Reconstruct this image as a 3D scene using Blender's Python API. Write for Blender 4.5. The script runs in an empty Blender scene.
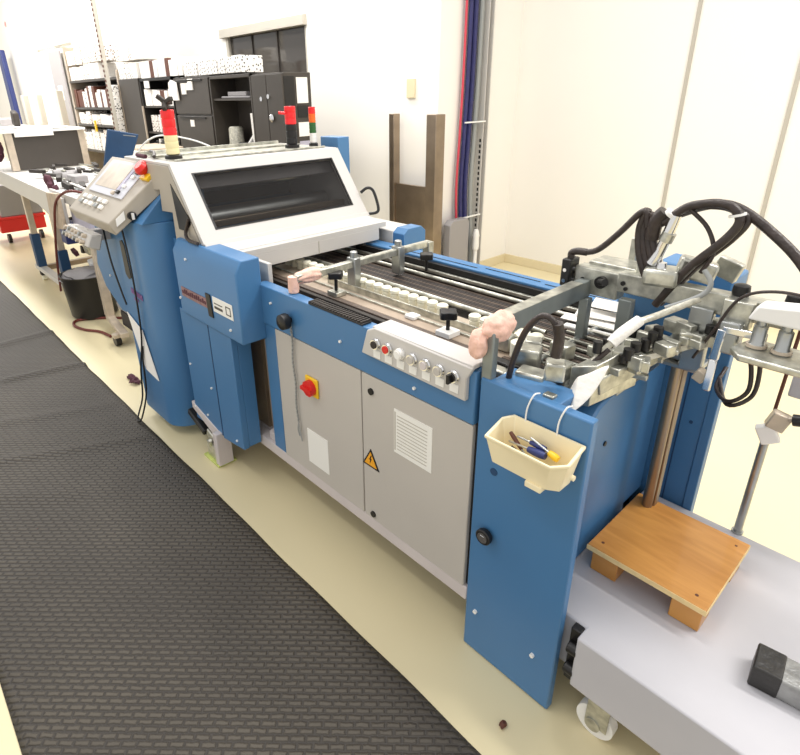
import bpy, bmesh, math, random
from mathutils import Vector, Matrix
random.seed(7)
PI = math.pi
S = bpy.context.scene
COL = S.collection

# ------------------------------------------------------------------ materials
def srgb(r, g, b):
    def c(v):
        v /= 255.0
        return v / 12.92 if v <= 0.04045 else ((v + 0.055) / 1.055) ** 2.4
    return (c(r), c(g), c(b), 1)

def mat(name, rgb, rough=0.5, metal=0.0, var=0.0, scale=8.0, bump=0.0, bscale=60.0, coat=0.0, emit=None, alpha=1.0, trans=0.0, spec=None):
    m = bpy.data.materials.new(name); m.use_nodes = True
    nt = m.node_tree; b = nt.nodes['Principled BSDF']
    b.inputs['Base Color'].default_value = srgb(*rgb)
    b.inputs['Roughness'].default_value = rough
    b.inputs['Metallic'].default_value = metal
    b.inputs['Coat Weight'].default_value = coat
    b.inputs['Transmission Weight'].default_value = trans
    b.inputs['Alpha'].default_value = alpha
    if spec is not None: b.inputs['Specular IOR Level'].default_value = spec
    tc = nt.nodes.new('ShaderNodeTexCoord')
    if var > 0:
        n = nt.nodes.new('ShaderNodeTexNoise'); n.inputs['Scale'].default_value = scale; n.inputs['Detail'].default_value = 5
        nt.links.new(tc.outputs['Object'], n.inputs['Vector'])
        r = nt.nodes.new('ShaderNodeValToRGB')
        c = srgb(*rgb)
        r.color_ramp.elements[0].position = 0.3; r.color_ramp.elements[1].position = 0.7
        r.color_ramp.elements[0].color = tuple(v * (1 - var) for v in c[:3]) + (1,)
        r.color_ramp.elements[1].color = tuple(min(1, v * (1 + var)) for v in c[:3]) + (1,)
        nt.links.new(n.outputs['Fac'], r.inputs['Fac']); nt.links.new(r.outputs['Color'], b.inputs['Base Color'])
    if bump > 0:
        n2 = nt.nodes.new('ShaderNodeTexNoise'); n2.inputs['Scale'].default_value = bscale; n2.inputs['Detail'].default_value = 3
        nt.links.new(tc.outputs['Object'], n2.inputs['Vector'])
        bp = nt.nodes.new('ShaderNodeBump'); bp.inputs['Strength'].default_value = bump; bp.inputs['Distance'].default_value = 0.01
        nt.links.new(n2.outputs['Fac'], bp.inputs['Height']); nt.links.new(bp.outputs['Normal'], b.inputs['Normal'])
    if emit:
        b.inputs['Emission Color'].default_value = srgb(*emit[0]); b.inputs['Emission Strength'].default_value = emit[1]
    return m

M = {}
M['blue'] = mat('blue powder coat', (70, 119, 165), 0.4, var=0.05, scale=2, bump=0.03, bscale=400)
M['blue_dark'] = mat('dark blue plastic', (30, 66, 104), 0.5, var=0.1)
M['grey'] = mat('light grey powder coat', (190, 184, 176), 0.5, var=0.03, scale=3, bump=0.04, bscale=500)
M['hood'] = mat('hood light grey paint', (198, 194, 189), 0.38, var=0.02, scale=3)
M['console'] = mat('console grey paint', (172, 163, 149), 0.5, var=0.03)
M['base'] = mat('base frame grey paint', (205, 196, 194), 0.5, var=0.05)
M['plat'] = mat('platform grey paint', (192, 190, 194), 0.45, var=0.05, scale=3, bump=0.05, bscale=30)
M['steel'] = mat('brushed steel', (176, 178, 176), 0.3, 0.9, var=0.12, scale=12)
M['zinc'] = mat('zinc plated bracket', (188, 187, 176), 0.3, 0.75, var=0.35, scale=30)
M['chrome'] = mat('chrome', (225, 225, 225), 0.12, 1.0)
M['bar'] = mat('grey painted steel bar', (138, 144, 142), 0.4, 0.5, var=0.1, scale=15)
M['bronze'] = mat('brushed stainless post', (150, 134, 116), 0.33, 0.85, var=0.15, scale=6)
M['black'] = mat('black plastic', (24, 22, 22), 0.4)
M['rubber'] = mat('black rubber hose', (52, 42, 38), 0.38, var=0.3, scale=40, bump=0.3, bscale=90)
M['dark'] = mat('dark interior', (50, 44, 39), 0.7, var=0.2)
M['belt'] = mat('dark transport tape', (48, 41, 38), 0.6, var=0.25, scale=25)
M['belt2'] = mat('brown transport tape', (86, 72, 62), 0.55, var=0.2, scale=25)
M['guide'] = mat('beige guide plate', (196, 182, 164), 0.4, 0.3, var=0.12, scale=18)
M['ball'] = mat('white plastic ball holder', (238, 234, 214), 0.35)
M['foam'] = mat('pink foam wrap', (240, 196, 178), 0.8, var=0.1, scale=30, bump=0.6, bscale=60)
M['cloth'] = mat('white cloth', (248, 242, 232), 0.9, bump=0.3, bscale=40)
M['cream'] = mat('cream plastic', (242, 228, 190), 0.5, var=0.05)
M['wood'] = None
M['red'] = mat('red plastic', (214, 36, 30), 0.35)
M['redclear'] = mat('red lamp lens', (222, 40, 44), 0.25, emit=((220, 30, 30), 0.15))
M['orange'] = mat('orange lamp lens', (240, 110, 40), 0.25)
M['green'] = mat('green lamp lens', (50, 100, 50), 0.25)
M['yellow'] = mat('yellow plastic', (242, 196, 36), 0.4)
M['paleyellow'] = mat('pale yellow lamp body', (236, 224, 176), 0.4)
M['white'] = mat('white plastic', (240, 238, 234), 0.4)
M['paper'] = mat('white paper', (246, 242, 236), 0.8, bump=0.05)
M['label'] = mat('printed sticker', (238, 236, 230), 0.6)
M['cab'] = mat('dark grey cabinet paint', (66, 60, 54), 0.45, var=0.05)
M['cabin'] = mat('cabinet interior', (30, 27, 25), 0.6)
M['wall'] = mat('white wall paint', (244, 240, 233), 0.8, var=0.01, scale=1, bump=0.03, bscale=150)
M['seam'] = mat('wall joint strip', (184, 178, 166), 0.6)
M['skirt'] = mat('cream skirting', (226, 212, 176), 0.5)
M['doorgrey'] = mat('grey door leaf', (150, 146, 146), 0.5)
M['purpleblue'] = mat('deep blue cable', (44, 44, 96), 0.5, var=0.2, scale=20)
M['pinkcable'] = mat('pink red cable', (206, 70, 86), 0.5)
M['greycable'] = mat('grey cable', (150, 152, 150), 0.5)
M['redhose'] = mat('dark red hose', (106, 44, 36), 0.5)
M['tape'] = mat('white tape wrap', (236, 232, 224), 0.6, bump=0.4, bscale=50)
M['clear'] = mat('clear hose sleeve', (196, 192, 176), 0.2, var=0.3, scale=60)
M['glassdark'] = mat('smoked window', (34, 31, 29), 0.08, var=0.0, alpha=0.34)
M['roomglass'] = mat('dark room window', (70, 66, 62), 0.05)
M['maroon'] = mat('maroon fabric', (84, 44, 56), 0.8)
M['brown'] = mat('brown handle', (92, 48, 30), 0.5)
M['navy'] = mat('navy handle', (40, 52, 110), 0.4)
M['lav'] = mat('lavender grey paint', (176, 172, 190), 0.5, var=0.1)
M['tan'] = mat('tan board', (190, 172, 150), 0.7, var=0.15, scale=20)
M['lime'] = mat('yellow green foot pad', (196, 206, 116), 0.7, var=0.2, scale=40)
M['silverwrap'] = mat('silver tape wrap', (150, 150, 148), 0.35, 0.5, var=0.25, scale=25, bump=0.4, bscale=40)
M['blackwrap'] = mat('black tape wrap', (40, 38, 36), 0.4, 0.0, var=0.3, scale=20, bump=0.4, bscale=40)
M['screen'] = mat('grey display', (206, 206, 212), 0.2)
M['warn'] = mat('warning yellow', (240, 168, 40), 0.5)
M['dirtylabel'] = mat('worn red-brown nameplate', (142, 108, 108), 0.5, var=0.25, scale=40)

# wood with grain
def wood():
    m = mat('varnished plywood', (206, 146, 64), 0.4, coat=0.3)
    nt = m.node_tree; b = nt.nodes['Principled BSDF']
    tc = nt.nodes.new('ShaderNodeTexCoord'); mp = nt.nodes.new('ShaderNodeMapping'); mp.inputs['Scale'].default_value = (2, 12, 2)
    mp.inputs['Rotation'].default_value = (0, 0, 1.25)
    n = nt.nodes.new('ShaderNodeTexNoise'); n.inputs['Scale'].default_value = 2.2; n.inputs['Detail'].default_value = 6; n.inputs['Distortion'].default_value = 1.2
    r = nt.nodes.new('ShaderNodeValToRGB'); r.color_ramp.elements[0].position = 0.3; r.color_ramp.elements[1].position = 0.72
    r.color_ramp.elements[0].color = srgb(186, 126, 56); r.color_ramp.elements[1].color = srgb(208, 148, 74)
    nt.links.new(tc.outputs['Object'], mp.inputs['Vector']); nt.links.new(mp.outputs['Vector'], n.inputs['Vector'])
    nt.links.new(n.outputs['Fac'], r.inputs['Fac']); nt.links.new(r.outputs['Color'], b.inputs['Base Color'])
    return m
M['wood'] = wood()
M['woodedge'] = mat('pale plywood edge', (236, 208, 150), 0.6, var=0.1, scale=30)

def speck(name, base, ink, sc, th):
    m = mat(name, base, 0.7); nt = m.node_tree; b = nt.nodes['Principled BSDF']
    tc = nt.nodes.new('ShaderNodeTexCoord'); v = nt.nodes.new('ShaderNodeTexVoronoi'); v.inputs['Scale'].default_value = sc
    r = nt.nodes.new('ShaderNodeValToRGB'); r.color_ramp.interpolation = 'CONSTANT'
    r.color_ramp.elements[0].color = srgb(*ink); r.color_ramp.elements[1].position = th; r.color_ramp.elements[1].color = srgb(*base)
    nt.links.new(tc.outputs['Object'], v.inputs['Vector']); nt.links.new(v.outputs['Distance'], r.inputs['Fac']); nt.links.new(r.outputs['Color'], b.inputs['Base Color'])
    return m
M['printed'] = speck('white box with black print', (242, 238, 232), (46, 38, 34), 36, 0.3)
M['printed2'] = speck('white box with brown print', (238, 232, 224), (104, 70, 58), 36, 0.36)

# floor: cream epoxy
def floor_mat():
    m = mat('cream epoxy floor', (226, 213, 174), 0.3, var=0.035, scale=0.9, bump=0.02, bscale=6)
    return m
M['floor'] = floor_mat()
# rubber mat: staggered oval pads on a diagonal
def mat_mat():
    m = mat('charcoal rubber mat', (66, 61, 57), 0.62); nt = m.node_tree; b = nt.nodes['Principled BSDF']
    tc = nt.nodes.new('ShaderNodeTexCoord'); mp = nt.nodes.new('ShaderNodeMapping'); mp.inputs['Rotation'].default_value = (0, 0, -math.radians(46.7))
    br = nt.nodes.new('ShaderNodeTexBrick')
    br.inputs['Scale'].default_value = 1.0; br.inputs['Brick Width'].default_value = 0.047; br.inputs['Row Height'].default_value = 0.021
    br.inputs['Mortar Size'].default_value = 0.0075; br.inputs['Mortar Smooth'].default_value = 1.0; br.inputs['Bias'].default_value = 0
    nd = nt.nodes.new('ShaderNodeTexNoise'); nd.inputs['Scale'].default_value = 45
    va = nt.nodes.new('ShaderNodeVectorMath'); va.operation = 'MULTIPLY_ADD'; va.inputs[1].default_value = (0.008, 0.008, 0)
    nt.links.new(tc.outputs['Object'], nd.inputs['Vector']); nt.links.new(nd.outputs['Color'], va.inputs[0]); nt.links.new(tc.outputs['Object'], va.inputs[2])
    nt.links.new(va.outputs['Vector'], mp.inputs['Vector']); nt.links.new(mp.outputs['Vector'], br.inputs['Vector'])
    inv = nt.nodes.new('ShaderNodeMath'); inv.operation = 'SUBTRACT'; inv.inputs[0].default_value = 1.0
    nt.links.new(br.outputs['Fac'], inv.inputs[1])
    bp = nt.nodes.new('ShaderNodeBump'); bp.inputs['Strength'].default_value = 1.0; bp.inputs['Distance'].default_value = 0.004
    nt.links.new(inv.outputs[0], bp.inputs['Height']); nt.links.new(bp.outputs['Normal'], b.inputs['Normal'])
    n = nt.nodes.new('ShaderNodeTexNoise'); n.inputs['Scale'].default_value = 1.6; n.inputs['Detail'].default_value = 6
    nt.links.new(tc.outputs['Object'], n.inputs['Vector'])
    r = nt.nodes.new('ShaderNodeValToRGB'); r.color_ramp.elements[0].position = 0.3; r.color_ramp.elements[1].position = 0.75
    r.color_ramp.elements[0].color = srgb(60, 54, 46); r.color_ramp.elements[1].color = srgb(82, 75, 64)
    nt.links.new(n.outputs['Fac'], r.inputs['Fac'])
    mx = nt.nodes.new('ShaderNodeMix'); mx.data_type = 'RGBA'; mx.inputs['B'].default_value = srgb(52, 47, 42)
    nt.links.new(br.outputs['Fac'], mx.inputs['Factor']); nt.links.new(r.outputs['Color'], mx.inputs['A'])
    nt.links.new(mx.outputs['Result'], b.inputs['Base Color'])
    return m
M['mat'] = mat_mat()

# ------------------------------------------------------------------ mesh helpers
class MB:
    def __init__(s): s.b = bmesh.new()
    def box(s, x0, x1, y0, y1, z0, z1):
        v = [s.b.verts.new((x, y, z)) for z in (z0, z1) for y in (y0, y1) for x in (x0, x1)]
        for f in ((0, 2, 3, 1), (4, 5, 7, 6), (0, 1, 5, 4), (2, 6, 7, 3), (0, 4, 6, 2), (1, 3, 7, 5)): s.b.faces.new([v[i] for i in f])
        return s
    def obox(s, c, size, rot=(0, 0, 0)):      # oriented box
        from mathutils import Euler
        R = Euler(rot).to_matrix(); c = Vector(c); h = [q / 2 for q in size]
        v = [s.b.verts.new(c + R @ Vector((x * h[0], y * h[1], z * h[2]))) for z in (-1, 1) for y in (-1, 1) for x in (-1, 1)]
        for f in ((0, 2, 3, 1), (4, 5, 7, 6), (0, 1, 5, 4), (2, 6, 7, 3), (0, 4, 6, 2), (1, 3, 7, 5)): s.b.faces.new([v[i] for i in f])
        return s
    def beam(s, p0, p1, w, h):                 # rectangular bar p0->p1, w across, h upward
        p0, p1 = Vector(p0), Vector(p1); d = (p1 - p0).normalized()
        up = Vector((0, 0, 1)) if abs(d.z) < .95 else Vector((0, 1, 0))
        a = d.cross(up).normalized(); u = a.cross(d)
        v = []
        for p in (p0, p1):
            for sa, su in ((-1, -1), (1, -1), (1, 1), (-1, 1)): v.append(s.b.verts.new(p + a * sa * w / 2 + u * su * h / 2))
        for f in ((3, 2, 1, 0), (4, 5, 6, 7), (0, 1, 5, 4), (1, 2, 6, 5), (2, 3, 7, 6), (3, 0, 4, 7)): s.b.faces.new([v[i] for i in f])
        return s
    def tube(s, pts, r, n=10, smooth=True, cap=True):
        P = [Vector(p) for p in pts]
        rs = r if isinstance(r, (list, tuple)) else [r] * len(P)
        if smooth and len(P) > 2:
            Q = []; RR = []
            for i in range(len(P) - 1):
                a = P[max(i - 1, 0)]; b = P[i]; c = P[i + 1]; d = P[min(i + 2, len(P) - 1)]
                for k in range(6):
                    t = k / 6
                    Q.append(0.5 * ((2 * b) + (c - a) * t + (2 * a - 5 * b + 4 * c - d) * t * t + (3 * b - a - 3 * c + d) * t ** 3)); RR.append(rs[i] * (1 - t) + rs[i + 1] * t)
            Q.append(P[-1]); RR.append(rs[-1]); P = Q; rs = RR
        rings = []; nrm = None
        for i, p in enumerate(P):
            t = (P[min(i + 1, len(P) - 1)] - P[max(i - 1, 0)]).normalized()
            if nrm is None:
                nrm = t.cross(Vector((0, 0, 1)) if abs(t.z) < .9 else Vector((1, 0, 0))).normalized()
            else:
                nrm = (nrm - t * nrm.dot(t)).normalized()
            bn = t.cross(nrm)
            rings.append([s.b.verts.new(p + (nrm * math.cos(2 * PI * k / n) + bn * math.sin(2 * PI * k / n)) * rs[i]) for k in range(n)])
        for a, b in zip(rings, rings[1:]):
            for k in range(n): s.b.faces.new((a[k], a[(k + 1) % n], b[(k + 1) % n], b[k]))
        if cap:
            s.b.faces.new(list(reversed(rings[0]))); s.b.faces.new(rings[-1])
        return s
    def cyl(s, p0, p1, r, r2=None, n=20): return s.tube([p0, p1], [r, r if r2 is None else r2], n, False)
    def lathe(s, prof, c=(0, 0, 0), axis='z', n=20):
        c = Vector(c); rings = []
        for r, h in prof:
            ring = []
            for k in range(n):
                a = 2 * PI * k / n; u, w = r * math.cos(a), r * math.sin(a)
                p = {'z': (u, w, h), 'y': (u, h, w), 'x': (h, u, w)}[axis]
                ring.append(s.b.verts.new(c + Vector(p)))
            rings.append(ring)
        for a, b in zip(rings, rings[1:]):
            for k in range(n): s.b.faces.new((a[k], a[(k + 1) % n], b[(k + 1) % n], b[k]))
        s.b.faces.new(list(reversed(rings[0]))); s.b.faces.new(rings[-1])
        return s
    def prism(s, poly, axis, a, b):            # polygon in the plane across axis, extruded a..b
        def p(u, w, t): return {'x': (t, u, w), 'y': (u, t, w), 'z': (u, w, t)}[axis]
        A = [s.b.verts.new(p(u, w, a)) for u, w in poly]; B = [s.b.verts.new(p(u, w, b)) for u, w in poly]
        n = len(poly)
        s.b.faces.new(A); s.b.faces.new(list(reversed(B)))
        for k in range(n): s.b.faces.new((A[k], B[k], B[(k + 1) % n], A[(k + 1) % n]))
        return s
    def hull(s, quad0, quad1):                 # two matching loops of 3D points
        A = [s.b.verts.new(p) for p in quad0]; B = [s.b.verts.new(p) for p in quad1]; n = len(A)
        s.b.faces.new(A); s.b.faces.new(list(reversed(B)))
        for k in range(n): s.b.faces.new((A[k], B[k], B[(k + 1) % n], A[(k + 1) % n]))
        return s
    def blob(s, c, size, seed=0, amp=0.15, n=3):
        r = bmesh.ops.create_icosphere(s.b, subdivisions=n, radius=1.0); rnd = random.Random(seed)
        from mathutils import noise
        off = Vector((seed * 3.7, seed * 1.3, 0))
        for v in r['verts']:
            k = 1 + amp * noise.noise(v.co * 2.2 + off) * 2
            v.co = Vector((v.co.x * size[0] * k, v.co.y * size[1] * k, v.co.z * size[2] * k)) + Vector(c)
        return s
    def mesh(s, name):
        bmesh.ops.recalc_face_normals(s.b, faces=s.b.faces[:])
        me = bpy.data.meshes.new(name); s.b.to_mesh(me); s.b.free()
        for p in me.polygons: p.use_smooth = True
        me.set_sharp_from_angle(angle=math.radians(38))
        return me

def world(q):
    return q.matrix_basis.copy() if q.parent is None else world(q.parent) @ q.matrix_parent_inverse @ q.matrix_basis
def ob(name, mb, m, parent=None, bev=0.0, label=None):
    me = mb.mesh(name) if isinstance(mb, MB) else mb
    if not me.materials: me.materials.append(M[m] if isinstance(m, str) else m)
    o = bpy.data.objects.new(name, me); COL.objects.link(o)
    if parent is not None: 
        o.parent = parent
        o.matrix_parent_inverse = world(parent).inverted()
    if bev > 0:
        b = o.modifiers.new('bevel', 'BEVEL'); b.width = bev; b.segments = 2; b.limit_method = 'ANGLE'; b.angle_limit = math.radians(40)
    if label: o['label'] = label
    return o

def tag(o, label, cat, group=None):
    o['label'] = label; o['category'] = cat
    if group: o['group'] = group
    return o
def thing(name, loc, label, cat, group=None):
    o = bpy.data.objects.new(name, None); COL.objects.link(o); o.location = loc; o.empty_display_size = 0.1
    return tag(o, label, cat, group)
def struct(name, mb, m, parent=None, bev=0.0):
    o = ob(name, mb, m, parent, bev)
    if parent is None: o['kind'] = 'structure'
    return o
def textmesh(s, size, depth=0.0006):
    c = bpy.data.curves.new('txt', 'FONT'); c.body = s; c.size = size; c.extrude = depth; c.align_x = 'CENTER'; c.align_y = 'CENTER'
    t = bpy.data.objects.new('txt', c); COL.objects.link(t)
    me = bpy.data.meshes.new_from_object(t); bpy.data.objects.remove(t); return me

# ------------------------------------------------------------------ camera
R = [[0.66595524, 0.74567705, -0.0216646], [0.28286541, -0.27928326, -0.91759905], [-0.69028301, 0.60495173, -0.39691639]]
cam = bpy.data.cameras.new('camera'); co = bpy.data.objects.new('camera', cam); COL.objects.link(co)
Mx = Matrix(((R[0][0], -R[1][0], -R[2][0], 0), (R[0][1], -R[1][1], -R[2][1], 0), (R[0][2], -R[1][2], -R[2][2], 1.75), (0, 0, 0, 1)))
co.matrix_world = Mx
cam.sensor_width = 36; cam.sensor_fit = 'HORIZONTAL'; cam.lens = 562.446 / 800 * 36
cam.shift_x = (400 - 365.45) / 800; cam.shift_y = (336.3 - 377.5) / 800
cam.clip_start = 0.02; cam.clip_end = 100
S.camera = co

# ------------------------------------------------------------------ setting
struct('floor', MB().box(-20, 3, -3, 7, -0.1, 0), 'floor')
w = struct('wall_right', MB().box(-3.53, 3, 5.17, 5.3, 0, 4.4), 'wall')
struct('wall_pillar', MB().box(-4.35, -3.53, 4.0, 5.3, 0, 4.4), 'wall')
struct('wall_back', MB().box(-9.0, -7.13, 4.02, 4.2, 0, 4.4).box(-5.42, -4.35, 4.02, 4.2, 0, 4.4).box(-7.13, -5.42, 4.02, 4.2, 2.5, 4.4), 'wall')
struct('wall_step', MB().box(-13.45, -8.6, 3.5, 4.02, 0, 4.4).box(-20, -13.45, 3.5, 4.02, 0, 4.4), 'wall')
struct('baseboard_right', MB().box(-3.53, 3, 5.15, 5.17, 0, 0.09).box(-3.53, -3.512, 4.0, 5.15, 0, 0.09), 'skirt', bev=.003)
for i, x in enumerate((-1.96, -1.22, -0.48)):
    struct('trim_%d' % (i + 1), MB().box(x - .014, x + .014, 5.155, 5.17, 0.09, 4.4), 'seam', bev=.003)
# glazed control-room opening behind the cabinets
wd = struct('window_1', MB().box(-7.2, -5.40, 3.97, 4.08, 2.42, 2.52).box(-7.13, -7.08, 4.02, 4.08, 0, 2.42).box(-5.45, -5.42, 4.02, 4.08, 0, 2.42), 'seam', bev=.004)
ob('pane', MB().box(-7.08, -5.45, 4.06, 4.075, 1.86, 2.42), 'roomglass', wd)
ob('mullion', MB().box(-6.57, -6.55, 4.045, 4.06, 1.86, 2.42).box(-6.03, -6.01, 4.045, 4.06, 1.86, 2.42), 'dark', wd)
ob('lower_panel', MB().box(-7.08, -5.45, 4.06, 4.08, 0, 1.86), 'black', wd)
ob('sill_band', MB().box(-7.08, -5.45, 4.03, 4.06, 1.83, 1.87), 'black', wd, .003)
# far door on the stepped wall
dr = struct('door_1', MB().box(-13.9, -13.6, 3.44, 3.5, 0, 2.84).box(-11.3, -11.1, 3.44, 3.5, 0, 2.84).box(-13.6, -11.3, 3.44, 3.5, 2.66, 2.84), 'white', bev=.01)
ob('door_leaf', MB().box(-13.55, -12.5, 3.46, 3.5, 0, 2.62), 'white', dr)
ob('door_pane', MB().box(-12.85, -12.1, 3.435, 3.46, 1.1, 2.58), 'doorgrey', dr)
ob('notice', MB().box(-12.6, -12.35, 3.43, 3.435, 1.75, 2.0), 'paper', dr)
ob('door_edge', MB().box(-11.75, -11.55, 3.44, 3.46, 1.6, 2.56), 'doorgrey', dr)

# ------------------------------------------------------------------ floor mat
def wrinkle(x, y):
    z = 0
    for (x0, y0, x1, y1, h, s) in ((-4.16, 0.45, -4.05, 0.92, .022, .035), (-3.2, 0.05, -2.84, 0.78, .013, .035), (-3.6, 0.2, -3.35, 0.75, .010, .05), (-4.88, 0.5, -4.9, 0.95, .018, .05), (-3.0, -0.1, -2.6, 0.35, .008, .05)):
        dx, dy = x1 - x0, y1 - y0; L = math.hypot(dx, dy)
        t = ((x - x0) * dx + (y - y0) * dy) / L / L
        d = ((x - x0) * -dy + (y - y0) * dx) / L
        e = 1.0 if 0 <= t <= 1 else math.exp(-((t if t < 0 else t - 1) * L / 0.08) ** 2)
        z += h * math.exp(-(d / s) ** 2) * e
    return z
mb = MB(); NX, NY = 420, 44; x0, x1 = -9.5, 0.4
g = []
for i in range(NX + 1):
    x = x0 + (x1 - x0) * i / NX; row = []
    for j in range(NY + 1):
        t = j / NY; ye = 0.89 + 0.002 * math.sin(x * 5) + 0.0015 * math.sin(x * 13)
        y = -0.095 + (ye + 0.095) * t
        e = min(t, 1 - t) * 0.98; z = 0.003 + 0.011 * min(1, e / 0.025)
        row.append(mb.b.verts.new((x, y, z + wrinkle(x, y))))
    g.append(row)
for i in range(NX):
    for j in range(NY): mb.b.faces.new((g[i][j], g[i + 1][j], g[i + 1][j + 1], g[i][j + 1]))
me = mb.mesh('rubber_mat'); 
o = ob('rubber_mat', me, 'mat'); sm = o.modifiers.new('solid', 'SOLIDIFY'); sm.thickness = 0.003; sm.offset = -1
tag(o, 'long charcoal textured rubber mat running beside the machine', 'floor mat')

# ================================================================== SHEET FEEDER
F = thing('sheet_feeder', (-1.3, 1.55, 0), 'blue and grey machine feed table with two cabinet doors and ball guide', 'machine')
def P(name, mb, m, bev=.0, label=None, par=None): return ob(name, mb, m, par or F, bev, label)
P('base_frame', MB().box(-2.2, -.82, 1.134, 1.19, .195, .25).box(-2.2, -.82, 1.86, 1.92, .195, .25).box(-2.2, -2.14, 1.19, 1.86, .195, .25).box(-.9, -.84, 1.19, 1.86, .195, .25).box(-2.14, -1.95, 1.19, 1.5, .235, .25), 'base', .004)
P('foot', MB().cyl((-2.1, 1.6, 0), (-2.1, 1.6, .2), .03).cyl((-2.1, 1.6, 0), (-2.1, 1.6, .02), .06), 'black')
P('foot', MB().cyl((-1.2, 1.6, 0), (-1.2, 1.6, .2), .03).cyl((-1.2, 1.6, 0), (-1.2, 1.6, .02), .06), 'black')
P('cabinet_body', MB().box(-1.86, -.83, 1.15, 1.9, .25, .93), 'dark')
P('end_plate', MB().box(-2.0, -1.87, 1.30, 1.9, .25, .85), 'belt2')
P('corner_post', MB().box(-1.95, -1.862, 1.134, 1.175, .25, .9), 'blue', .003)
P('wedge_plate', MB().prism([(1.15, .25), (1.35, .25), (1.35, .34), (1.15, .29)], 'x', -2.02, -1.955), 'base', .003)
dl = P('cabinet_door', MB().box(-1.858, -1.324, 1.132, 1.15, .25, .868), 'grey', .003, 'left grey door with the main switch')
dr2 = P('cabinet_door', MB().box(-1.318, -.834, 1.132, 1.15, .25, .868), 'grey', .003, 'right grey door with the warning triangle')
for z in (.808, .277): ob('lock', MB().cyl((-1.268, 1.14, z), (-1.268, 1.126, z), .0125), 'black', dr2)
# main switch
sw = ob('main_switch', MB().box(-1.652, -1.572, 1.122, 1.132, .652, .735), 'yellow', dl, .008, 'yellow plate with red rotary knob')
kb = MB().cyl((-1.612, 1.123, .692), (-1.612, 1.103, .692), .034, n=10).box(-1.645, -1.579, 1.092, 1.104, .684, .700)
me = kb.mesh('knob'); me.materials.append(M['red']); ob('knob', me, 'red', sw)
ob('sticker', MB().box(-1.672, -1.535, 1.13, 1.132, .31, .475), 'label', dl, label='small white instruction sticker')
lb = ob('sticker', MB().box(-1.155, -.985, 1.13, 1.132, .62, .79), 'label', dr2, label='larger white sticker of printed lines')
mk = MB()
for i in range(11): mk.box(-1.14, -1.005, 1.1292, 1.13, .637 + i * .013, .640 + i * .013)
mk.box(-1.152, -1.147, 1.1292, 1.13, .63, .78)
ob('print', mk, 'seam', lb)
tr = ob('warning_triangle', MB().prism([(-1.32, .49), (-1.232, .49), (-1.276, .568)], 'y', 1.1295, 1.132), 'black', dr2)
ob('triangle_face', MB().prism([(-1.309, .497), (-1.243, .497), (-1.276, .556)], 'y', 1.1285, 1.1295), 'warn', tr)
ob('lightning_bolt', MB().prism([(-1.273, .543), (-1.283, .522), (-1.277, .522), (-1.281, .503), (-1.269, .527), (-1.275, .527), (-1.269, .543)], 'y', 1.1278, 1.1285), 'black', tr)
# near rail
rl = P('near_rail', MB().box(-1.965, -.83, 1.128, 1.178, .872, 1.042).box(-1.965, -.83, 1.178, 1.2, .872, .97), 'blue', .004)
for x, z in ((-1.86, .98), (-1.42, .95), (-1.06, .905), ): ob('bolt', MB().cyl((x, 1.129, z), (x, 1.121, z), .0055, n=8), 'white', rl)  # bolts coloured white to paint in their highlights
st = P('grip_strip', MB().box(-1.60, -1.30, 1.125, 1.17, 1.043, 1.050), 'black', .002, 'black ribbed rubber strip')
g_ = MB()
for i in range(20): g_.box(-1.597 + i * .015, -1.590 + i * .015, 1.126, 1.169, 1.05, 1.056)
ob('rib', g_, 'dark', st)
kn = P('adjusting_knob', MB().lathe([(.012, 0), (.014, .012), (.03, .016), (.033, .026), (.031, .046), (.022, .052)], (-1.728, 1.128, .945), 'y', 14), 'black', label='round black knob on the blue rail')
for v in kn.data.vertices: v.co.y = 2 * 1.128 - v.co.y
ch = MB()
for i in range(46):
    z = .915 - i * .0095
    ch.obox((-1.722 + .004 * math.sin(i * .3), 1.122, z), (.0085 if i % 2 else .004, .004 if i % 2 else .0085, .008))
ch.tube([(-1.72, 1.122, .48), (-1.712, 1.12, .45), (-1.70, 1.12, .40)], .003, 6).tube([(-1.72, 1.122, .48), (-1.725, 1.12, .45), (-1.715, 1.12, .42)], .003, 6)
ob('hanging_chain', ch, 'greycable', kn)
# button panel
pp = MB().prism([(-1.292, .955), (-1.262, 1.045), (-1.225, 1.062), (-.832, 1.058), (-.852, 1.02), (-.852, .948)], 'y', 1.112, 1.13)
pn = P('button_panel', pp, 'hood', .004, 'light grey panel with a row of seven push buttons')
ob('panel_top', MB().box(-1.24, -.835, 1.118, 1.20, 1.05, 1.064), 'hood', pn, .003)
for i, (c, cl) in enumerate((('grey', 'dark'), ('red', 'red'), ('white', 'white'), ('grey', 'grey'), ('grey', 'base'), ('grey', 'grey'), ('black', 'black'))):
    x = -1.213 + i * .0535; z = 1.012 + .0005 * i
    b_ = ob('push_button', MB().lathe([(.019, 0), (.019, .006), (.0165, .009), (.0165, .016)], (x, 1.112, z), 'y', 20), 'chrome' if i not in (2,) else 'white', pn)
    for v in b_.data.vertices: v.co.y = 2 * 1.112 - v.co.y
    ob('cap', MB().cyl((x, 1.098, z), (x, 1.093, z), .0125), cl, b_)
    if i == 6: ob('switch_lever', MB().box(x - .004, x + .004, 1.078, 1.094, z - .014, z + .014), 'black', b_)
    ob('button_label', MB().box(x - .016, x + .016, 1.109, 1.112, z - .051, z - .024), 'label', pn, .001)
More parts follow.
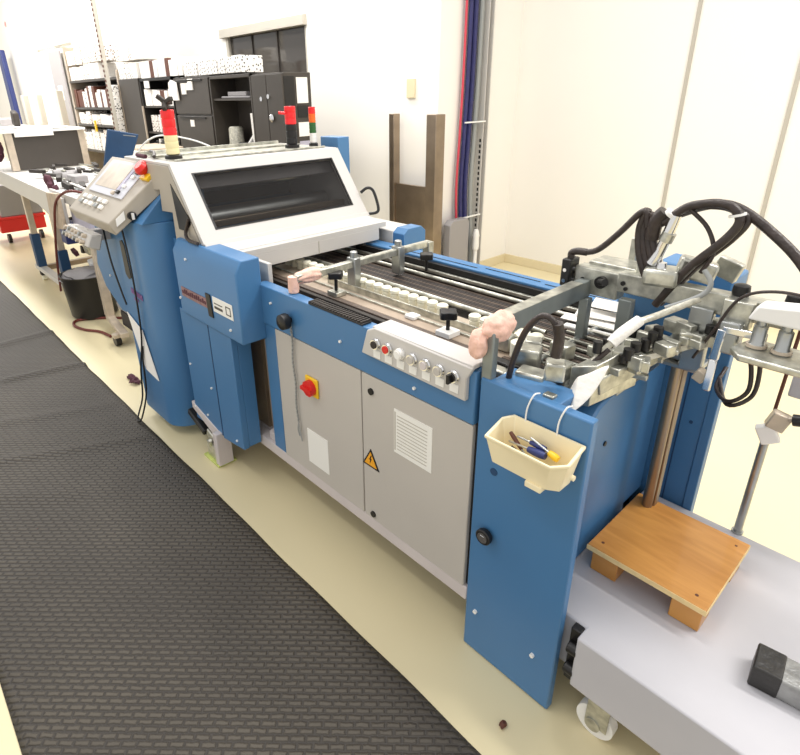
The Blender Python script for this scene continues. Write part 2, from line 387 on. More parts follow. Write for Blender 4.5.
# far rail
fr = P('far_rail', MB().box(-2.15, -.83, 1.90, 1.985, .9, 1.04), 'blue', .004)
ob('slot', MB().box(-2.0, -1.45, 1.925, 1.93, 1.04, 1.042).box(-1.42, -1.15, 1.945, 1.949, 1.04, 1.042).box(-1.12, -.85, 1.93, 1.935, 1.04, 1.042), 'black', fr)
P('far_skirt', MB().box(-2.1, -.83, 1.92, 1.95, .25, .9), 'blue', .003)
# transport deck
P('deck_bed', MB().box(-2.42, -.68, 1.2, 1.90, .93, .955), 'dark')
P('side_channel', MB().box(-2.35, -.7, 1.215, 1.25, .955, .985).box(-2.35, -.7, 1.29, 1.31, .955, .99), 'dark', .002)
P('guide_plate', MB().box(-2.3, -.78, 1.345, 1.395, .98, .992), mat('brown grey guide strip', (164, 146, 128), 0.45, 0.2, var=0.12, scale=14), .002)
P('guide_strip', MB().box(-2.3, -.78, 1.315, 1.34, .98, .994), 'belt2', .002)
P('guide_edge', MB().box(-2.3, -.78, 1.392, 1.402, .955, 1.0).box(-1.9, -.9, 1.45, 1.458, .955, 1.008), 'zinc', .001)
P('ball_rail', MB().box(-2.3, -.84, 1.405, 1.545, .955, .982), 'guide', .003)
for i in range(29):
    x = -2.27 + i * .0497
    if i in (21, 22): continue
    b_ = P('ball_holder', MB().lathe([(.019, .982), (.019, 1.006), (.0155, 1.008), (.0155, 1.014), (.0215, 1.015), (.0215, 1.026), (.017, 1.03), (.004, 1.031)], (x, 1.50, 0), 'z', 16), 'ball')
P('rod', MB().cyl((-2.3, 1.592, 1.0), (-.9, 1.592, 1.0), .011, n=10), 'zinc', label='long bright guide rod')
P('far_gap', MB().box(-2.2, -.83, 1.875, 1.899, .955, 1.03), 'black')
P('rod', MB().cyl((-2.4, 1.79, 1.0), (-.75, 1.79, 1.0), .009, n=10), 'zinc')
P('rod', MB().box(-2.4, -.75, 1.852, 1.868, .99, 1.006), 'zinc', .002)
P('far_channel', MB().box(-2.35, -.75, 1.805, 1.84, .955, .99), 'belt2')
for i in range(13):
    y = 1.61 + i * .0135
    P('transport_tape', MB().box(-2.42, -.70, y, y + .0095, .985, .988), 'belt' if i % 3 else 'belt2')
for i in range(7):
    y = 1.215 + i * .026
    P('transport_tape', MB().box(-1.0 + .02 * i, -.70, y, y + .015, .99, .993), 'belt2' if i % 2 else 'belt')
for i in range(3):
    x = -2.2 + i * .7
    P('cross_roller', MB().cyl((x, 1.60, .969), (x, 1.78, .969), .013, n=10), 'dark')
# infeed bars near the pile
rb = MB()
for i in range(9):
    y = 1.40 + i * .052
    rb.box(-.93 + .012 * i, -.68, y, y + .012, 1.0, 1.006)
P('front_fingers', rb, 'belt2', .001)
rb = MB()
for i in range(8):
    y = 1.425 + i * .052
    rb.box(-.90 + .012 * i, -.69, y, y + .010, 1.004, 1.012)
P('finger_strips', rb, 'zinc', .001)
P('cross_shaft', MB().cyl((-.80, 1.3, 1.0), (-.80, 1.88, 1.0), .012), 'steel')
P('cross_shaft', MB().cyl((-.68, 1.2, .985), (-.68, 1.88, .985), .016), 'steel')
# guide blocks near the pile
for (x, y, z, a, b, c, r) in ((-.93, 1.40, 1.02, .06, .05, .05, .1), (-.80, 1.33, 1.03, .07, .06, .07, .4), (-.74, 1.26, 1.01, .08, .06, .05, .2), (-.70, 1.33, 1.02, .05, .08, .05, 0), (-.83, 1.40, 1.045, .05, .05, .03, .5), (-.76, 1.45, 1.03, .06, .05, .05, -.2), (-.66, 1.24, .99, .06, .05, .04, .3), (-.86, 1.25, .99, .1, .04, .04, 0)):
    P('guide_block', MB().obox((x, y, z), (a, b, c), (0, 0, r)), 'zinc', .006)

blk = MB()
for (x, y, z, a, b, c, r) in ((-.77, 1.30, 1.005, .14, .012, .03, .5), (-.70, 1.215, 1.0, .12, .012, .02, .3), (-.72, 1.38, 1.01, .1, .012, .03, -.6), (-.62, 1.17, .99, .1, .03, .03, 0), (-.69, 1.17, 1.0, .05, .03, .03, 0), (-.84, 1.29, 1.0, .12, .03, .03, 0)):
    blk.obox((x, y, z), (a, b, c), (0, 0, r))
blk.cyl((-.71, 1.30, 1.02), (-.71, 1.30, 1.06), .012).cyl((-.66, 1.27, 1.0), (-.66, 1.27, 1.05), .012)
P('clamp_lever', blk, 'black', .003)
P('guide_roller', MB().cyl((-.86, 1.38, 1.0), (-.86, 1.38, 1.045), .03).cyl((-.91, 1.47, 1.0), (-.91, 1.47, 1.03), .028), 'ball')
# outfeed crossbar with clamps
cb = P('crossbar', MB().beam((-1.74, 1.17, 1.098), (-1.74, 1.93, 1.10), .028, .03), 'zinc', .004, 'bright crossbar over the outfeed')
ob('bar_support', MB().box(-1.76, -1.72, 1.91, 1.945, 1.04, 1.11), 'zinc', cb, .003)
for y in (1.47, 1.73):
    ob('clamp', MB().box(-1.765, -1.715, y - .018, y + .018, 1.0, 1.125).cyl((-1.74, y, 1.12), (-1.74, y, 1.15), .016), 'steel', cb, .004)
ob('foam_wrap', MB().blob((-1.745, 1.24, 1.097), (.028, .075, .028), 3, .09, 4), 'foam', cb)
ob('foam_post', MB().lathe([(.020, 1.045), (.022, 1.06), (.020, 1.10), (.021, 1.108)], (-1.745, 1.165, 0), 'z', 12), 'foam', cb)
def knobm(x, y, z, s=1.0):
    m_ = MB().cyl((x, y, z - .055), (x, y, z), .007, n=10)
    rr = []
    for k in range(24):
        a = 2 * PI * k / 24; r = (.03 + .006 * math.cos(4 * a)) * s; rr.append((x + r * math.cos(a), y + r * math.sin(a)))
    m_.prism(rr, 'z', z, z + .026 * s); return m_
for x, y, z in ((-1.72, 1.355, 1.065), (-1.13, 1.36, 1.055), (-1.66, 1.83, 1.06)):
    P('clamp_knob', knobm(x, y, z), 'black', .003)
P('clamp_base', MB().box(-1.75, -1.69, 1.33, 1.385, .992, 1.012), 'zinc', .003)
P('clamp_base', MB().box(-1.16, -1.10, 1.33, 1.39, .992, 1.012), 'white', .003)
P('guide_clip', MB().box(-1.345, -1.30, 1.37, 1.41, .992, 1.006), 'white', .003)
P('rod_bracket', MB().box(-1.0, -.97, 1.42, 1.60, .975, 1.06).box(-.985, -.90, 1.42, 1.44, .975, 1.03), 'zinc', .003)

# ================================================================== PILE UNIT
U = thing('pile_feeder', (-.65, 1.55, 0), 'blue pile feeder end of the machine with a silver suction head and hoses', 'machine')
def Q(name, mb, m, bev=.0, label=None, par=None): return ob(name, mb, m, par or U, bev, label)
npl = Q('side_plate', MB().box(-.82, -.495, 1.134, 1.165, .004, 1.03), 'blue', .005, 'tall blue front side plate')
for x, z in ((-.778, .183), (-.564, .184)): ob('bolt', MB().cyl((x, 1.136, z), (x, 1.126, z), .007, n=8), 'white', npl)  # white colour stands in for the glint on each bolt
ob('hole_plug', MB().cyl((-.753, 1.136, .752), (-.753, 1.1325, .752), .012), 'blue_dark', npl)
hk = ob('hand_knob', MB().lathe([(.010, .0), (.010, .006), (.024, .008), (.026, .012), (.026, .024), (.023, .027)], (-.757, 1.134, .523), 'y', 24), 'black', npl, label='black knurled knob with silver cap')
for v in hk.data.vertices: v.co.y = 2 * 1.134 - v.co.y
ob('knob_cap', MB().cyl((-.757, 1.108, .523), (-.757, 1.106, .523), .017).box(-.764, -.75, 1.105, 1.107, .515, .531), 'chrome', hk)
Q('plate_cap', MB().box(-.80, -.60, 1.165, 1.265, .985, 1.022), 'blue', .004)
Q('plate_return', MB().box(-.62, -.50, 1.165, 1.176, .004, 1.02), 'blue', .004)
Q('inner_panel', MB().box(-.69, -.65, 1.19, 1.90, .02, .95), 'blue', .006, 'dark side blue pile wall behind the pallet')
Q('panel_lip', MB().box(-.655, -.575, 1.44, 1.72, .95, .958).box(-.655, -.65, 1.2, 1.36, .94, .95), 'steel', .002)
Q('pile_cover', MB().prism([(1.22, .37), (1.70, .37), (1.70, .93), (1.66, .95), (1.46, .95), (1.38, .93), (1.32, .88), (1.22, .87)], 'x', -.655, -.59), 'blue', .008)
fpl = Q('side_plate', MB().box(-.82, -.465, 1.90, 1.93, .004, 1.03), 'blue', .004, 'far blue side plate')
ob('plate_edge', MB().box(-.465, -.435, 1.895, 1.935, .004, 1.03), 'blue', fpl, .003)
ob('plate_seam', MB().box(-.535, -.532, 1.897, 1.9, .36, 1.0), 'blue_dark', fpl)
ob('hole', MB().cyl((-.5, 1.9, .7), (-.5, 1.898, .7), .006, n=10), 'blue_dark', fpl)
Q('fold_panel', MB().box(-.655, -.61, 1.705, 1.892, .37, .93), 'blue', .006)
ob('hole_plug', MB().cyl((-.59, 1.45, .78), (-.586, 1.45, .78), .008), 'black', U)
Q('dark_recess', MB().box(-.65, -.64, 1.82, 1.895, .05, .93), 'dark', .002)
Q('lift_rail', MB().box(-.535, -.495, 1.70, 1.73, .368, 1.0).cyl((-.515, 1.69, .368), (-.515, 1.69, 1.0), .016), 'bronze', .003, 'upright polished lifting rail')
Q('rail_collar', MB().box(-.59, -.45, 1.66, 1.76, .985, 1.0).box(-.56, -.48, 1.68, 1.74, 1.0, 1.06), 'steel', .004)
# far blue housing
hb = Q('blower_housing', MB().prism([(-.74, 1.0), (-.52, 1.0), (-.50, 1.03), (-.50, 1.185), (-.74, 1.20)], 'y', 2.0, 2.14), 'blue', .008, 'blue housing behind the suction head')
ob('slot', MB().box(-.70, -.63, 1.996, 2.0, 1.11, 1.135).box(-.60, -.53, 1.996, 2.0, 1.09, 1.11), 'black', hb)
Q('inner_guard', MB().box(-.80, -.50, 1.86, 1.885, 1.0, 1.15), 'blue', .006)
# main support post and bar
Q('post', MB().box(-.825, -.79, 1.14, 1.165, 1.02, 1.165).box(-.825, -.79, 1.14, 1.175, 1.0, 1.02), 'bar', .004)
mbar = Q('main_bar', MB().box(-.835, -.80, 1.15, 1.66, 1.138, 1.194), 'bar', .003, 'grey square bar across the feeder')
ob('bar_top', MB().box(-.836, -.799, 1.17, 1.6, 1.194, 1.1955), 'zinc', mbar)
fw = Q('foam_wrap', MB().blob((-.812, 1.19, 1.166), (.034, .062, .042), 5, .09, 4).blob((-.83, 1.13, 1.13), (.024, .032, .046), 9, .09, 4), 'foam', label='pink foam wrapped round the bar end')
Q('bar_leg', MB().box(-.815, -.785, 1.62, 1.65, 1.0, 1.14), 'bar', .003)
Q('bar_leg', MB().box(-.70, -.66, 1.64, 1.67, 1.0, 1.16), 'bar', .003)
# crossbeam along x with blocks
Q('head_block', MB().box(-.86, -.715, 1.655, 1.71, 1.145, 1.23), 'zinc', .004)
Q('beam', MB().box(-.72, -.28, 1.655, 1.70, 1.175, 1.235), 'zinc', .004, 'pale machined beam of the suction head')
Q('beam', MB().box(-.30, -.05, 1.66, 1.70, 1.19, 1.235), 'zinc', .004)
Q('beam_bolt', MB().cyl((-.70, 1.656, 1.205), (-.70, 1.650, 1.205), .007).cyl((-.69, 1.656, 1.19), (-.69, 1.650, 1.19), .006).cyl((-.83, 1.656, 1.19), (-.83, 1.652, 1.19), .007), 'black')
Q('socket', MB().cyl((-.765, 1.66, 1.195), (-.765, 1.64, 1.195), .019).cyl((-.765, 1.64, 1.198), (-.74, 1.62, 1.206), .011), 'black')
Q('valve_block', MB().box(-.895, -.865, 1.63, 1.69, 1.16, 1.25), 'black', .004)
Q('valve_screws', MB().cyl((-.865, 1.66, 1.18), (-.861, 1.66, 1.18), .007).cyl((-.865, 1.66, 1.215), (-.861, 1.66, 1.215), .007).cyl((-.88, 1.63, 1.18), (-.88, 1.626, 1.18), .006).cyl((-.88, 1.63, 1.215), (-.88, 1.626, 1.215), .006), 'chrome')
Q('head_plate', MB().box(-.84, -.55, 1.70, 1.80, 1.225, 1.24).box(-.76, -.74, 1.80, 1.9, 1.2, 1.31).obox((-.49, 1.86, 1.25), (.07, .03, .06), (0, .3, 0)), 'zinc', .004)
Q('head_casting', MB().obox((-.60, 1.66, 1.25), (.09, .08, .05), (0, 0, .3)).obox((-.53, 1.72, 1.27), (.10, .05, .06), (0, .2, .4)).obox((-.66, 1.72, 1.25), (.06, .06, .06)), 'zinc', .01)
# sucker clusters
def clus(par, x, y, z, s, seed, cnt=6):
    rnd = random.Random(seed); a = MB(); b = MB()
    for i in range(cnt):
        p = (x + rnd.uniform(-s, s), y + rnd.uniform(-s, s), z + rnd.uniform(-.03, .03))
        a.obox(p, (rnd.uniform(.02, .055), rnd.uniform(.015, .045), rnd.uniform(.012, .04)), (0, 0, rnd.uniform(-.5, .5)))
    for i in range(max(2, cnt // 2)):
        p = Vector((x + rnd.uniform(-s, s), y + rnd.uniform(-s, s), z + rnd.uniform(-.01, .03)))
        b.cyl(p, p + Vector((0, 0, rnd.uniform(.018, .035))), rnd.uniform(.008, .014), n=12)
    h = Q('sucker_clamp', a, 'zinc', .003); ob('screw', b, 'black', h); return h
for i, a in enumerate(((-.62, 1.42, 1.06, .05), (-.55, 1.48, 1.08, .05), (-.60, 1.54, 1.03, .05), (-.52, 1.56, 1.08, .045), (-.50, 1.64, 1.10, .04), (-.58, 1.62, 1.06, .05), (-.45, 1.66, 1.12, .03))):
    clus(None, *a, 20 + i, 7)
Q('cross_arm', MB().beam((-.66, 1.36, 1.02), (-.46, 1.66, 1.09), .03, .022).beam((-.60, 1.36, 1.0), (-.53, 1.60, 1.06), .02, .05), 'zinc', .003)
Q('arm_plate', MB().hull([(-.665, 1.33, .93), (-.60, 1.33, .95), (-.56, 1.52, .96), (-.60, 1.52, .95)], [(-.665, 1.33, 1.05), (-.60, 1.34, 1.07), (-.56, 1.52, 1.10), (-.60, 1.52, 1.09)]), 'zinc', .003)
Q('hanger', MB().box(-.50, -.44, 1.64, 1.665, 1.0, 1.19).box(-.53, -.50, 1.63, 1.66, 1.04, 1.12), 'steel', .004)
hkp = Q('hook_lever', MB().beam((-.40, 1.60, 1.16), (-.405, 1.60, 1.07), .022, .014).beam((-.405, 1.60, 1.07), (-.40, 1.58, .985), .020, .012).beam((-.40, 1.60, 1.16), (-.30, 1.60, 1.165), .012, .02), 'chrome', .003, 'bright hanging hook lever')
ob('brass_tip', MB().obox((-.425, 1.60, 1.015), (.03, .03, .035), (0, .4, 0)), 'guide', hkp, .004)
ob('hook_base', MB().obox((-.385, 1.62, 1.14), (.05, .05, .09)), 'steel', hkp, .006)
# right-hand suction plate with three cups
Q('head_cover', MB().prism([(-.345, 1.215), (-.33, 1.255), (-.22, 1.27), (-.20, 1.25), (-.205, 1.215)], 'y', 1.56, 1.62), 'white', .006)
Q('cup_plate', MB().prism([(-.36, 1.54), (-.33, 1.50), (-.12, 1.50), (-.05, 1.54), (-.05, 1.64), (-.34, 1.64)], 'z', 1.125, 1.142), 'zinc', .004)
for x in (-.315, -.262, -.19, -.11):
    c_ = Q('suction_cup', MB().lathe([(.019, 1.142), (.021, 1.148), (.016, 1.155), (.016, 1.20), (.011, 1.204), (.011, 1.215)], (x, 1.58, 0), 'z', 16), 'steel')
    ob('cup_ring', MB().lathe([(.0235, 1.145), (.0235, 1.152)], (x, 1.58, 0), 'z', 16), 'guide', c_)
Q('back_bracket', MB().box(-.42, -.35, 1.62, 1.66, 1.16, 1.235), 'zinc', .004)
Q('back_bracket', MB().box(-.21, -.19, 1.62, 1.67, 1.12, 1.24), 'dark', .004)
Q('back_bracket', MB().box(-.12, -.04, 1.62, 1.68, 1.10, 1.27), 'dark', .004)
for x, y in ((-.40, 1.68), (-.28, 1.68), (-.18, 1.68)): Q('clamp_screw', MB().lathe([(.02, 1.235), (.022, 1.245), (.02, 1.262), (.01, 1.266)], (x, y, 0), 'z', 14), 'black')
# hoses
def hose(pts, r, m='rubber', lab=None): return Q('air_hose', MB().tube(pts, r, 10), m, 0, lab)
hose([(-.60, 1.66, 1.16), (-.53, 1.655, 1.287), (-.46, 1.655, 1.377), (-.437, 1.66, 1.427), (-.455, 1.66, 1.458), (-.49, 1.66, 1.468), (-.53, 1.66, 1.462), (-.57, 1.66, 1.447), (-.62, 1.66, 1.40)], .0115, lab='thick black looping hose')
hose([(-.595, 1.68, 1.16), (-.52, 1.675, 1.287), (-.45, 1.675, 1.377), (-.425, 1.68, 1.43), (-.455, 1.68, 1.45), (-.49, 1.68, 1.458), (-.54, 1.68, 1.452), (-.58, 1.68, 1.435)], .010)
hose([(-.60, 1.70, 1.42), (-.54, 1.69, 1.45), (-.49, 1.69, 1.462), (-.44, 1.69, 1.45), (-.37, 1.68, 1.41), (-.29, 1.66, 1.352), (-.20, 1.64, 1.25), (-.12, 1.64, 1.18)], .0125, lab='black hose running off to the right')
hose([(-.86, 1.66, 1.272), (-.80, 1.66, 1.288), (-.74, 1.66, 1.35), (-.69, 1.66, 1.415), (-.67, 1.66, 1.42), (-.66, 1.66, 1.38)], .0095)
hose([(-.88, 1.66, 1.245), (-.88, 1.66, 1.265), (-.862, 1.66, 1.274), (-.83, 1.66, 1.276)], .0115)
for i in range(4):
    hose([(-.67 + .016 * i, 1.665, 1.43 - .01 * i), (-.685 + .012 * i, 1.67, 1.37), (-.672 + .016 * i, 1.665, 1.30), (-.64 + .018 * i, 1.66, 1.235)], .0115)
hose([(-.56, 1.66, 1.445), (-.51, 1.67, 1.40), (-.48, 1.66, 1.34), (-.50, 1.66, 1.28)], .006)
hose([(-.62, 1.66, 1.43), (-.64, 1.66, 1.40), (-.645, 1.665, 1.35)], .02)
hose([(-.48, 1.62, 1.30), (-.455, 1.61, 1.27), (-.47, 1.60, 1.235), (-.54, 1.57, 1.19)], .007, 'greycable')
hose([(-.47, 1.60, 1.228), (-.54, 1.55, 1.178), (-.575, 1.47, 1.16), (-.60, 1.42, 1.12), (-.635, 1.38, 1.05)], .0095, 'clear', 'clear hose with white tape sleeve')
hose([(-.60, 1.40, 1.10), (-.645, 1.36, 1.03), (-.66, 1.34, .99)], .007)
Q('tape_sleeve', MB().tube([(-.57, 1.49, 1.168), (-.59, 1.44, 1.138), (-.602, 1.41, 1.113)], [.0155, .0175, .016], 12), 'tape')
ch2 = Q('chrome_coupling', MB().tube([(-.59, 1.66, 1.425), (-.60, 1.66, 1.38), (-.615, 1.66, 1.32), (-.63, 1.66, 1.28)], [.014, .0155, .0135, .017], 14), 'chrome')
ob('coupling_ring', MB().cyl((-.598, 1.66, 1.375), (-.606, 1.66, 1.35), .0185), 'zinc', ch2)
Q('ribbed_fitting', MB().lathe([(.018, 1.235), (.022, 1.24), (.022, 1.265), (.014, 1.275), (.012, 1.29)], (-.60, 1.655, 0), 'z', 12), 'chrome')
Q('cable_tie', MB().cyl((-.60, 1.66, 1.43), (-.606, 1.66, 1.422), .018).cyl((-.445, 1.665, 1.44), (-.447, 1.665, 1.446), .02), 'white')
hose([(-.78, 1.20, .98), (-.765, 1.20, 1.08), (-.735, 1.20, 1.175), (-.69, 1.20, 1.228), (-.655, 1.21, 1.20), (-.655, 1.22, 1.12)], .0085, lab='black arched cable by the grey bar')
hose([(-.655, 1.21, 1.215), (-.652, 1.22, 1.17), (-.655, 1.22, 1.12)], .014)
Q('cable_foot', MB().obox((-.655, 1.225, 1.08), (.05, .05, .05), (0, 0, .5)), 'zinc', .006)
hose([(-.355, 1.68, 1.10), (-.335, 1.70, 1.03), (-.33, 1.70, .96), (-.37, 1.70, .915), (-.43, 1.80, .90), (-.44, 1.90, .93)], .006)
hose([(-.33, 1.68, 1.11), (-.315, 1.70, 1.03), (-.318, 1.70, .95), (-.37, 1.70, .905), (-.44, 1.85, .91)], .006)
hose([(-.46, 1.62, 1.05), (-.42, 1.60, 1.15), (-.38, 1.60, 1.25), (-.31, 1.60, 1.285), (-.23, 1.60, 1.28), (-.19, 1.6, 1.23)], .004)
# printed sheets stuck between bar and guard
Q('paper_scraps', MB().obox((-.82, 1.80, 1.03), (.16, .05, .003), (.3, 0, .2)).obox((-.80, 1.83, 1.06), (.13, .05, .003), (.4, 0, .1)).obox((-.83, 1.76, 1.012), (.2, .05, .003), (.1, 0, .1)), 'paper')
Q('chute', MB().obox((-.78, 1.70, 1.005), (.22, .03, .012), (0, 0, .1)), 'white', .004)

rg = tag(ob('wiping_rag', MB().hull([(-.635, 1.225, .965), (-.585, 1.205, .985), (-.555, 1.25, 1.03), (-.60, 1.26, 1.0)], [(-.635, 1.30, 1.03), (-.615, 1.27, 1.06), (-.545, 1.29, 1.105), (-.56, 1.33, 1.10)]), 'cloth', None, .004), 'white rag draped over the pile feeder corner above the cream bin', 'rag')
sb = rg.modifiers.new('s', 'SUBSURF'); sb.levels = sb.render_levels = 2
tag(ob('metal_clip', MB().box(-.655, -.625, 1.175, 1.2, .985, 1.03), 'zinc', None, .003), 'small metal clip under the white rag', 'clip')

# ---------------- cream tool bin
B = thing('tool_bin', (-.6, 1.06, .85), 'cream plastic open bin hanging on blue side plate by two wires', 'bin')
# trough: x -.715..-.50, y 1.02..1.13, z .87..., built by walls
z0, z1 = .865, .955
def W(x0a, x1a, y0a, y1a, za, zb): return MB().box(x0a, x1a, y0a, y1a, za, zb)
bn = MB()
o_ = [(-.722, 1.035), (-.535, 1.035), (-.502, 1.06), (-.502, 1.128), (-.70, 1.128), (-.722, 1.105)]
def ring(poly, z, inset=0.0, dz=0.0):
    cx = sum(p[0] for p in poly) / len(poly); cy = sum(p[1] for p in poly) / len(poly)
    return [Vector((p[0] + (cx - p[0]) * inset * (1 if 1 else 0), p[1] + (cy - p[1]) * inset * 1.8, z + dz * (p[1] - 1.035) / .09)) for p in poly]
loops = [ring(o_, .855, .16, .0), ring(o_, .925, .02, .03), ring(o_, .928, -.02, .03), ring(o_, .936, -.02, .03), ring(o_, .936, .05, .03), ring(o_, .865, .2, .0)]
vs = [[bn.b.verts.new(v) for v in L] for L in loops]
for a, b in zip(vs, vs[1:]):
    for k in range(len(a)): bn.b.faces.new((a[k], a[(k + 1) % len(a)], b[(k + 1) % len(a)], b[k]))
bn.b.faces.new(list(reversed(vs[0]))); bn.b.faces.new(vs[-1])
ob('bin_body', bn, 'cream', B, .002)
ob('bin_foot', MB().box(-.60, -.555, 1.04, 1.075, .842, .858), 'cream', B, .002)
ob('bin_lug', MB().cyl((-.73, 1.09, .90), (-.718, 1.09, .90), .007).cyl((-.50, 1.075, .905), (-.492, 1.075, .905), .007), 'cream', B)
for x in (-.665, -.575):
    ob('hanging_wire', MB().tube([(x, 1.125, .95), (x, 1.127, 1.0), (x + .01, 1.135, 1.04), (x + .012, 1.16, 1.037)], .0022, 6), 'white', B)
def tool(name, p0, p1, r, m, lab, cat, shaft=None):
    p0, p1 = Vector(p0), Vector(p1); t = thing(name, p0, lab, cat)
    ob('handle', MB().tube([p0, p0.lerp(p1, .3), p0.lerp(p1, .7), p1], [r * .8, r, r * .9, r * .7], 10), m, t)
    if shaft: ob('shaft', MB().cyl(p1, p1 + (p1 - p0).normalized() * shaft, .0028, n=8), 'steel', t)
tool('screwdriver', (-.575, 1.082, .922), (-.625, 1.085, .917), .011, 'navy', 'screwdriver with navy handle lying in the cream bin', 'screwdriver', .06)
tool('screwdriver', (-.545, 1.088, .925), (-.572, 1.092, .93), .010, 'yellow', 'screwdriver with yellow handle end in the cream bin', 'screwdriver', .06)
tool('screwdriver', (-.585, 1.098, .930), (-.63, 1.10, .928), .008, 'navy', 'thin screwdriver with dark blue handle at the back of the cream bin', 'screwdriver', .04)
tool('file', (-.69, 1.10, .93), (-.645, 1.087, .905), .006, 'brown', 'brown tool handle lying at the left end of the cream bin', 'tool', .05)
tool('hex_key', (-.67, 1.08, .905), (-.63, 1.07, .90), .004, 'rubber', 'dark hex key at the bottom of the cream bin', 'tool', .03)
tool('pliers_handle', (-.61, 1.065, .90), (-.56, 1.07, .90), .005, 'brown', 'dark brown pliers handle in front of the navy screwdriver', 'tool', .02)

# ================================================================== platform, pallet, brick
PL = thing('lift_platform', (-.1, 1.5, 0), 'low grey painted platform on castors at the feeder end', 'platform')
ob('platform_body', MB().prism([(-.444, 1.134), (1.2, 1.134), (1.2, 1.893), (-.598, 1.893), (-.598, 1.185), (-.444, 1.185)], 'z', .178, .367), 'plat', PL, .006)
ob('hinge_bracket', MB().box(-.475, -.445, 1.16, 1.20, .16, .36).cyl((-.47, 1.15, .30), (-.44, 1.15, .30), .018).cyl((-.47, 1.15, .22), (-.44, 1.15, .22), .018), 'black', PL, .003)
for (x, y) in ((-.37, 1.19), (-.37, 1.85), (.9, 1.19), (.9, 1.85)):
    c_ = ob('caster', MB().cyl((x, y - .016, .055), (x, y + .016, .055), .055, n=24), 'white', PL)
    ob('caster_fork', MB().box(x - .025, x + .04, y - .026, y - .02, .05, .178).box(x - .025, x + .04, y + .02, y + .026, .05, .178).box(x - .04, x + .05, y - .035, y + .035, .165, .178), 'zinc', c_, .002)
    ob('caster_hub', MB().cyl((x, y - .03, .055), (x, y + .03, .055), .022), 'zinc', c_)
PA = thing('wooden_pallet', (-.39, 1.55, .367), 'small plywood pallet board standing on the grey platform', 'pallet')
pb = ob('top_board', MB().box(-.56, -.222, 1.382, 1.735, .441, .460), 'wood', PA, .002)
ob('board_edge', MB().box(-.561, -.221, 1.3805, 1.3818, .442, .459).box(-.2217, -.2205, 1.382, 1.735, .442, .459), 'woodedge', PA)
ob('knot_holes', MB().cyl((-.53, 1.42, .4595), (-.53, 1.42, .4605), .005, n=10).cyl((-.25, 1.70, .4595), (-.25, 1.70, .4605), .004, n=10).cyl((-.51, 1.69, .4595), (-.51, 1.69, .4605), .005, n=10).cyl((-.26, 1.42, .4595), (-.26, 1.42, .4605), .005, n=10), 'brown', PA)
for (x, y) in ((-.545, 1.39), (-.31, 1.39), (-.545, 1.64), (-.31, 1.64)):
    ob('block', MB().box(x, x + .08, y, y + .085, .3675, .441), 'wood', PA, .003)
BR = thing('wrapped_brick', (-.04, 1.38, .367), 'block wrapped in black and silver tape lying on the grey platform', 'block')
def rot2(x, y, cx, cy, a): return (cx + x * math.cos(a) - y * math.sin(a), cy + x * math.sin(a) + y * math.cos(a))
ob('block_core', MB().obox((.0, 1.38, .4), (.19, .085, .062), (0, 0, .12)), 'silverwrap', BR, .005)
ob('black_tape', MB().obox((-.066, 1.372, .4), (.062, .089, .066), (0, 0, .12)), 'blackwrap', BR, .005)
# stand pole with clamp and grey box on the right
SP = thing('clamp_stand', (-.29, 1.88, .367), 'round steel pole with a taped clamp standing at the back of the platform', 'stand')
ob('pole', MB().cyl((-.288, 1.895, .368), (-.288, 1.895, .80), .0125).cyl((-.288, 1.895, .368), (-.288, 1.895, .375), .018), 'steel', SP)
ob('thin_rod', MB().cyl((-.288, 1.895, .78), (-.285, 1.90, 1.12), .005), 'brown', SP)
ob('clamp', MB().obox((-.270, 1.885, .815), (.05, .035, .055), (0, .3, .3)).cyl((-.25, 1.88, .83), (-.19, 1.90, .85), .008), 'guide', SP, .004)
ob('paper_tape', MB().obox((-.285, 1.88, .765), (.05, .03, .06), (0, -.5, .2)), 'paper', SP, .004)
tag(ob('stop_knob', MB().cyl((-.235, 1.88, .835), (-.20, 1.88, .845), .018), 'black', SP), 'x', 'x')
for k_ in ('label', 'category'): 
    for o2 in SP.children:
        if k_ in o2: del o2[k_]
gb = tag(ob('panel_box', MB().box(-.275, .05, 1.93, 2.05, .88, .985), 'plat', None, .006), 'pale grey box edge behind the suction head at the right frame edge', 'box')

for x_ in (.02,): ob('stand_leg', MB().cyl((x_, 1.98, 0), (x_, 1.98, .88), .012), 'steel', gb)
# ================================================================== FOLDING UNIT
D = thing('folding_unit', (-2.7, 1.5, 0), 'blue folding machine section with grey hood, smoked window and control console', 'machine')
def G(name, mb, m, bev=.0, label=None, par=None): return ob(name, mb, m, par or D, bev, label)
# front blue box with chamfered top edge
bb = G('front_housing', MB().prism([(1.02, .80), (1.02, 1.105), (1.05, 1.155), (1.136, 1.155), (1.136, .80)], 'x', -2.505, -1.932), 'blue', .005)
for x, z in ((-2.37, 1.085), (-2.49, .875), (-2.02, .845)): ob('bolt', MB().cyl((x, 1.02, z), (x, 1.013, z), .006, n=8), 'white', bb)  # white bolts: the highlight is put into the colour
npt = ob('nameplate', MB().box(-2.465, -2.20, 1.0165, 1.0195, .893, .938), 'dirtylabel', bb, label='worn reddish nameplate')
mk = MB(); rnd = random.Random(3)
for i in range(12):
    x = -2.455 + i * .020
    mk.box(x, x + .012, 1.015, 1.0165, .908, .908 + rnd.choice((.014, .018, .022)))
ob('worn_letters', mk, 'maroon', npt)
ob('name_bar', MB().prism([(-2.205, .86), (-2.165, .86), (-2.175, .965), (-2.215, .965)], 'y', 1.0145, 1.0195), 'black', npt)
n2 = ob('number_plate', MB().box(-2.155, -1.985, 1.0165, 1.0195, .895, .965), 'label', bb, .002)
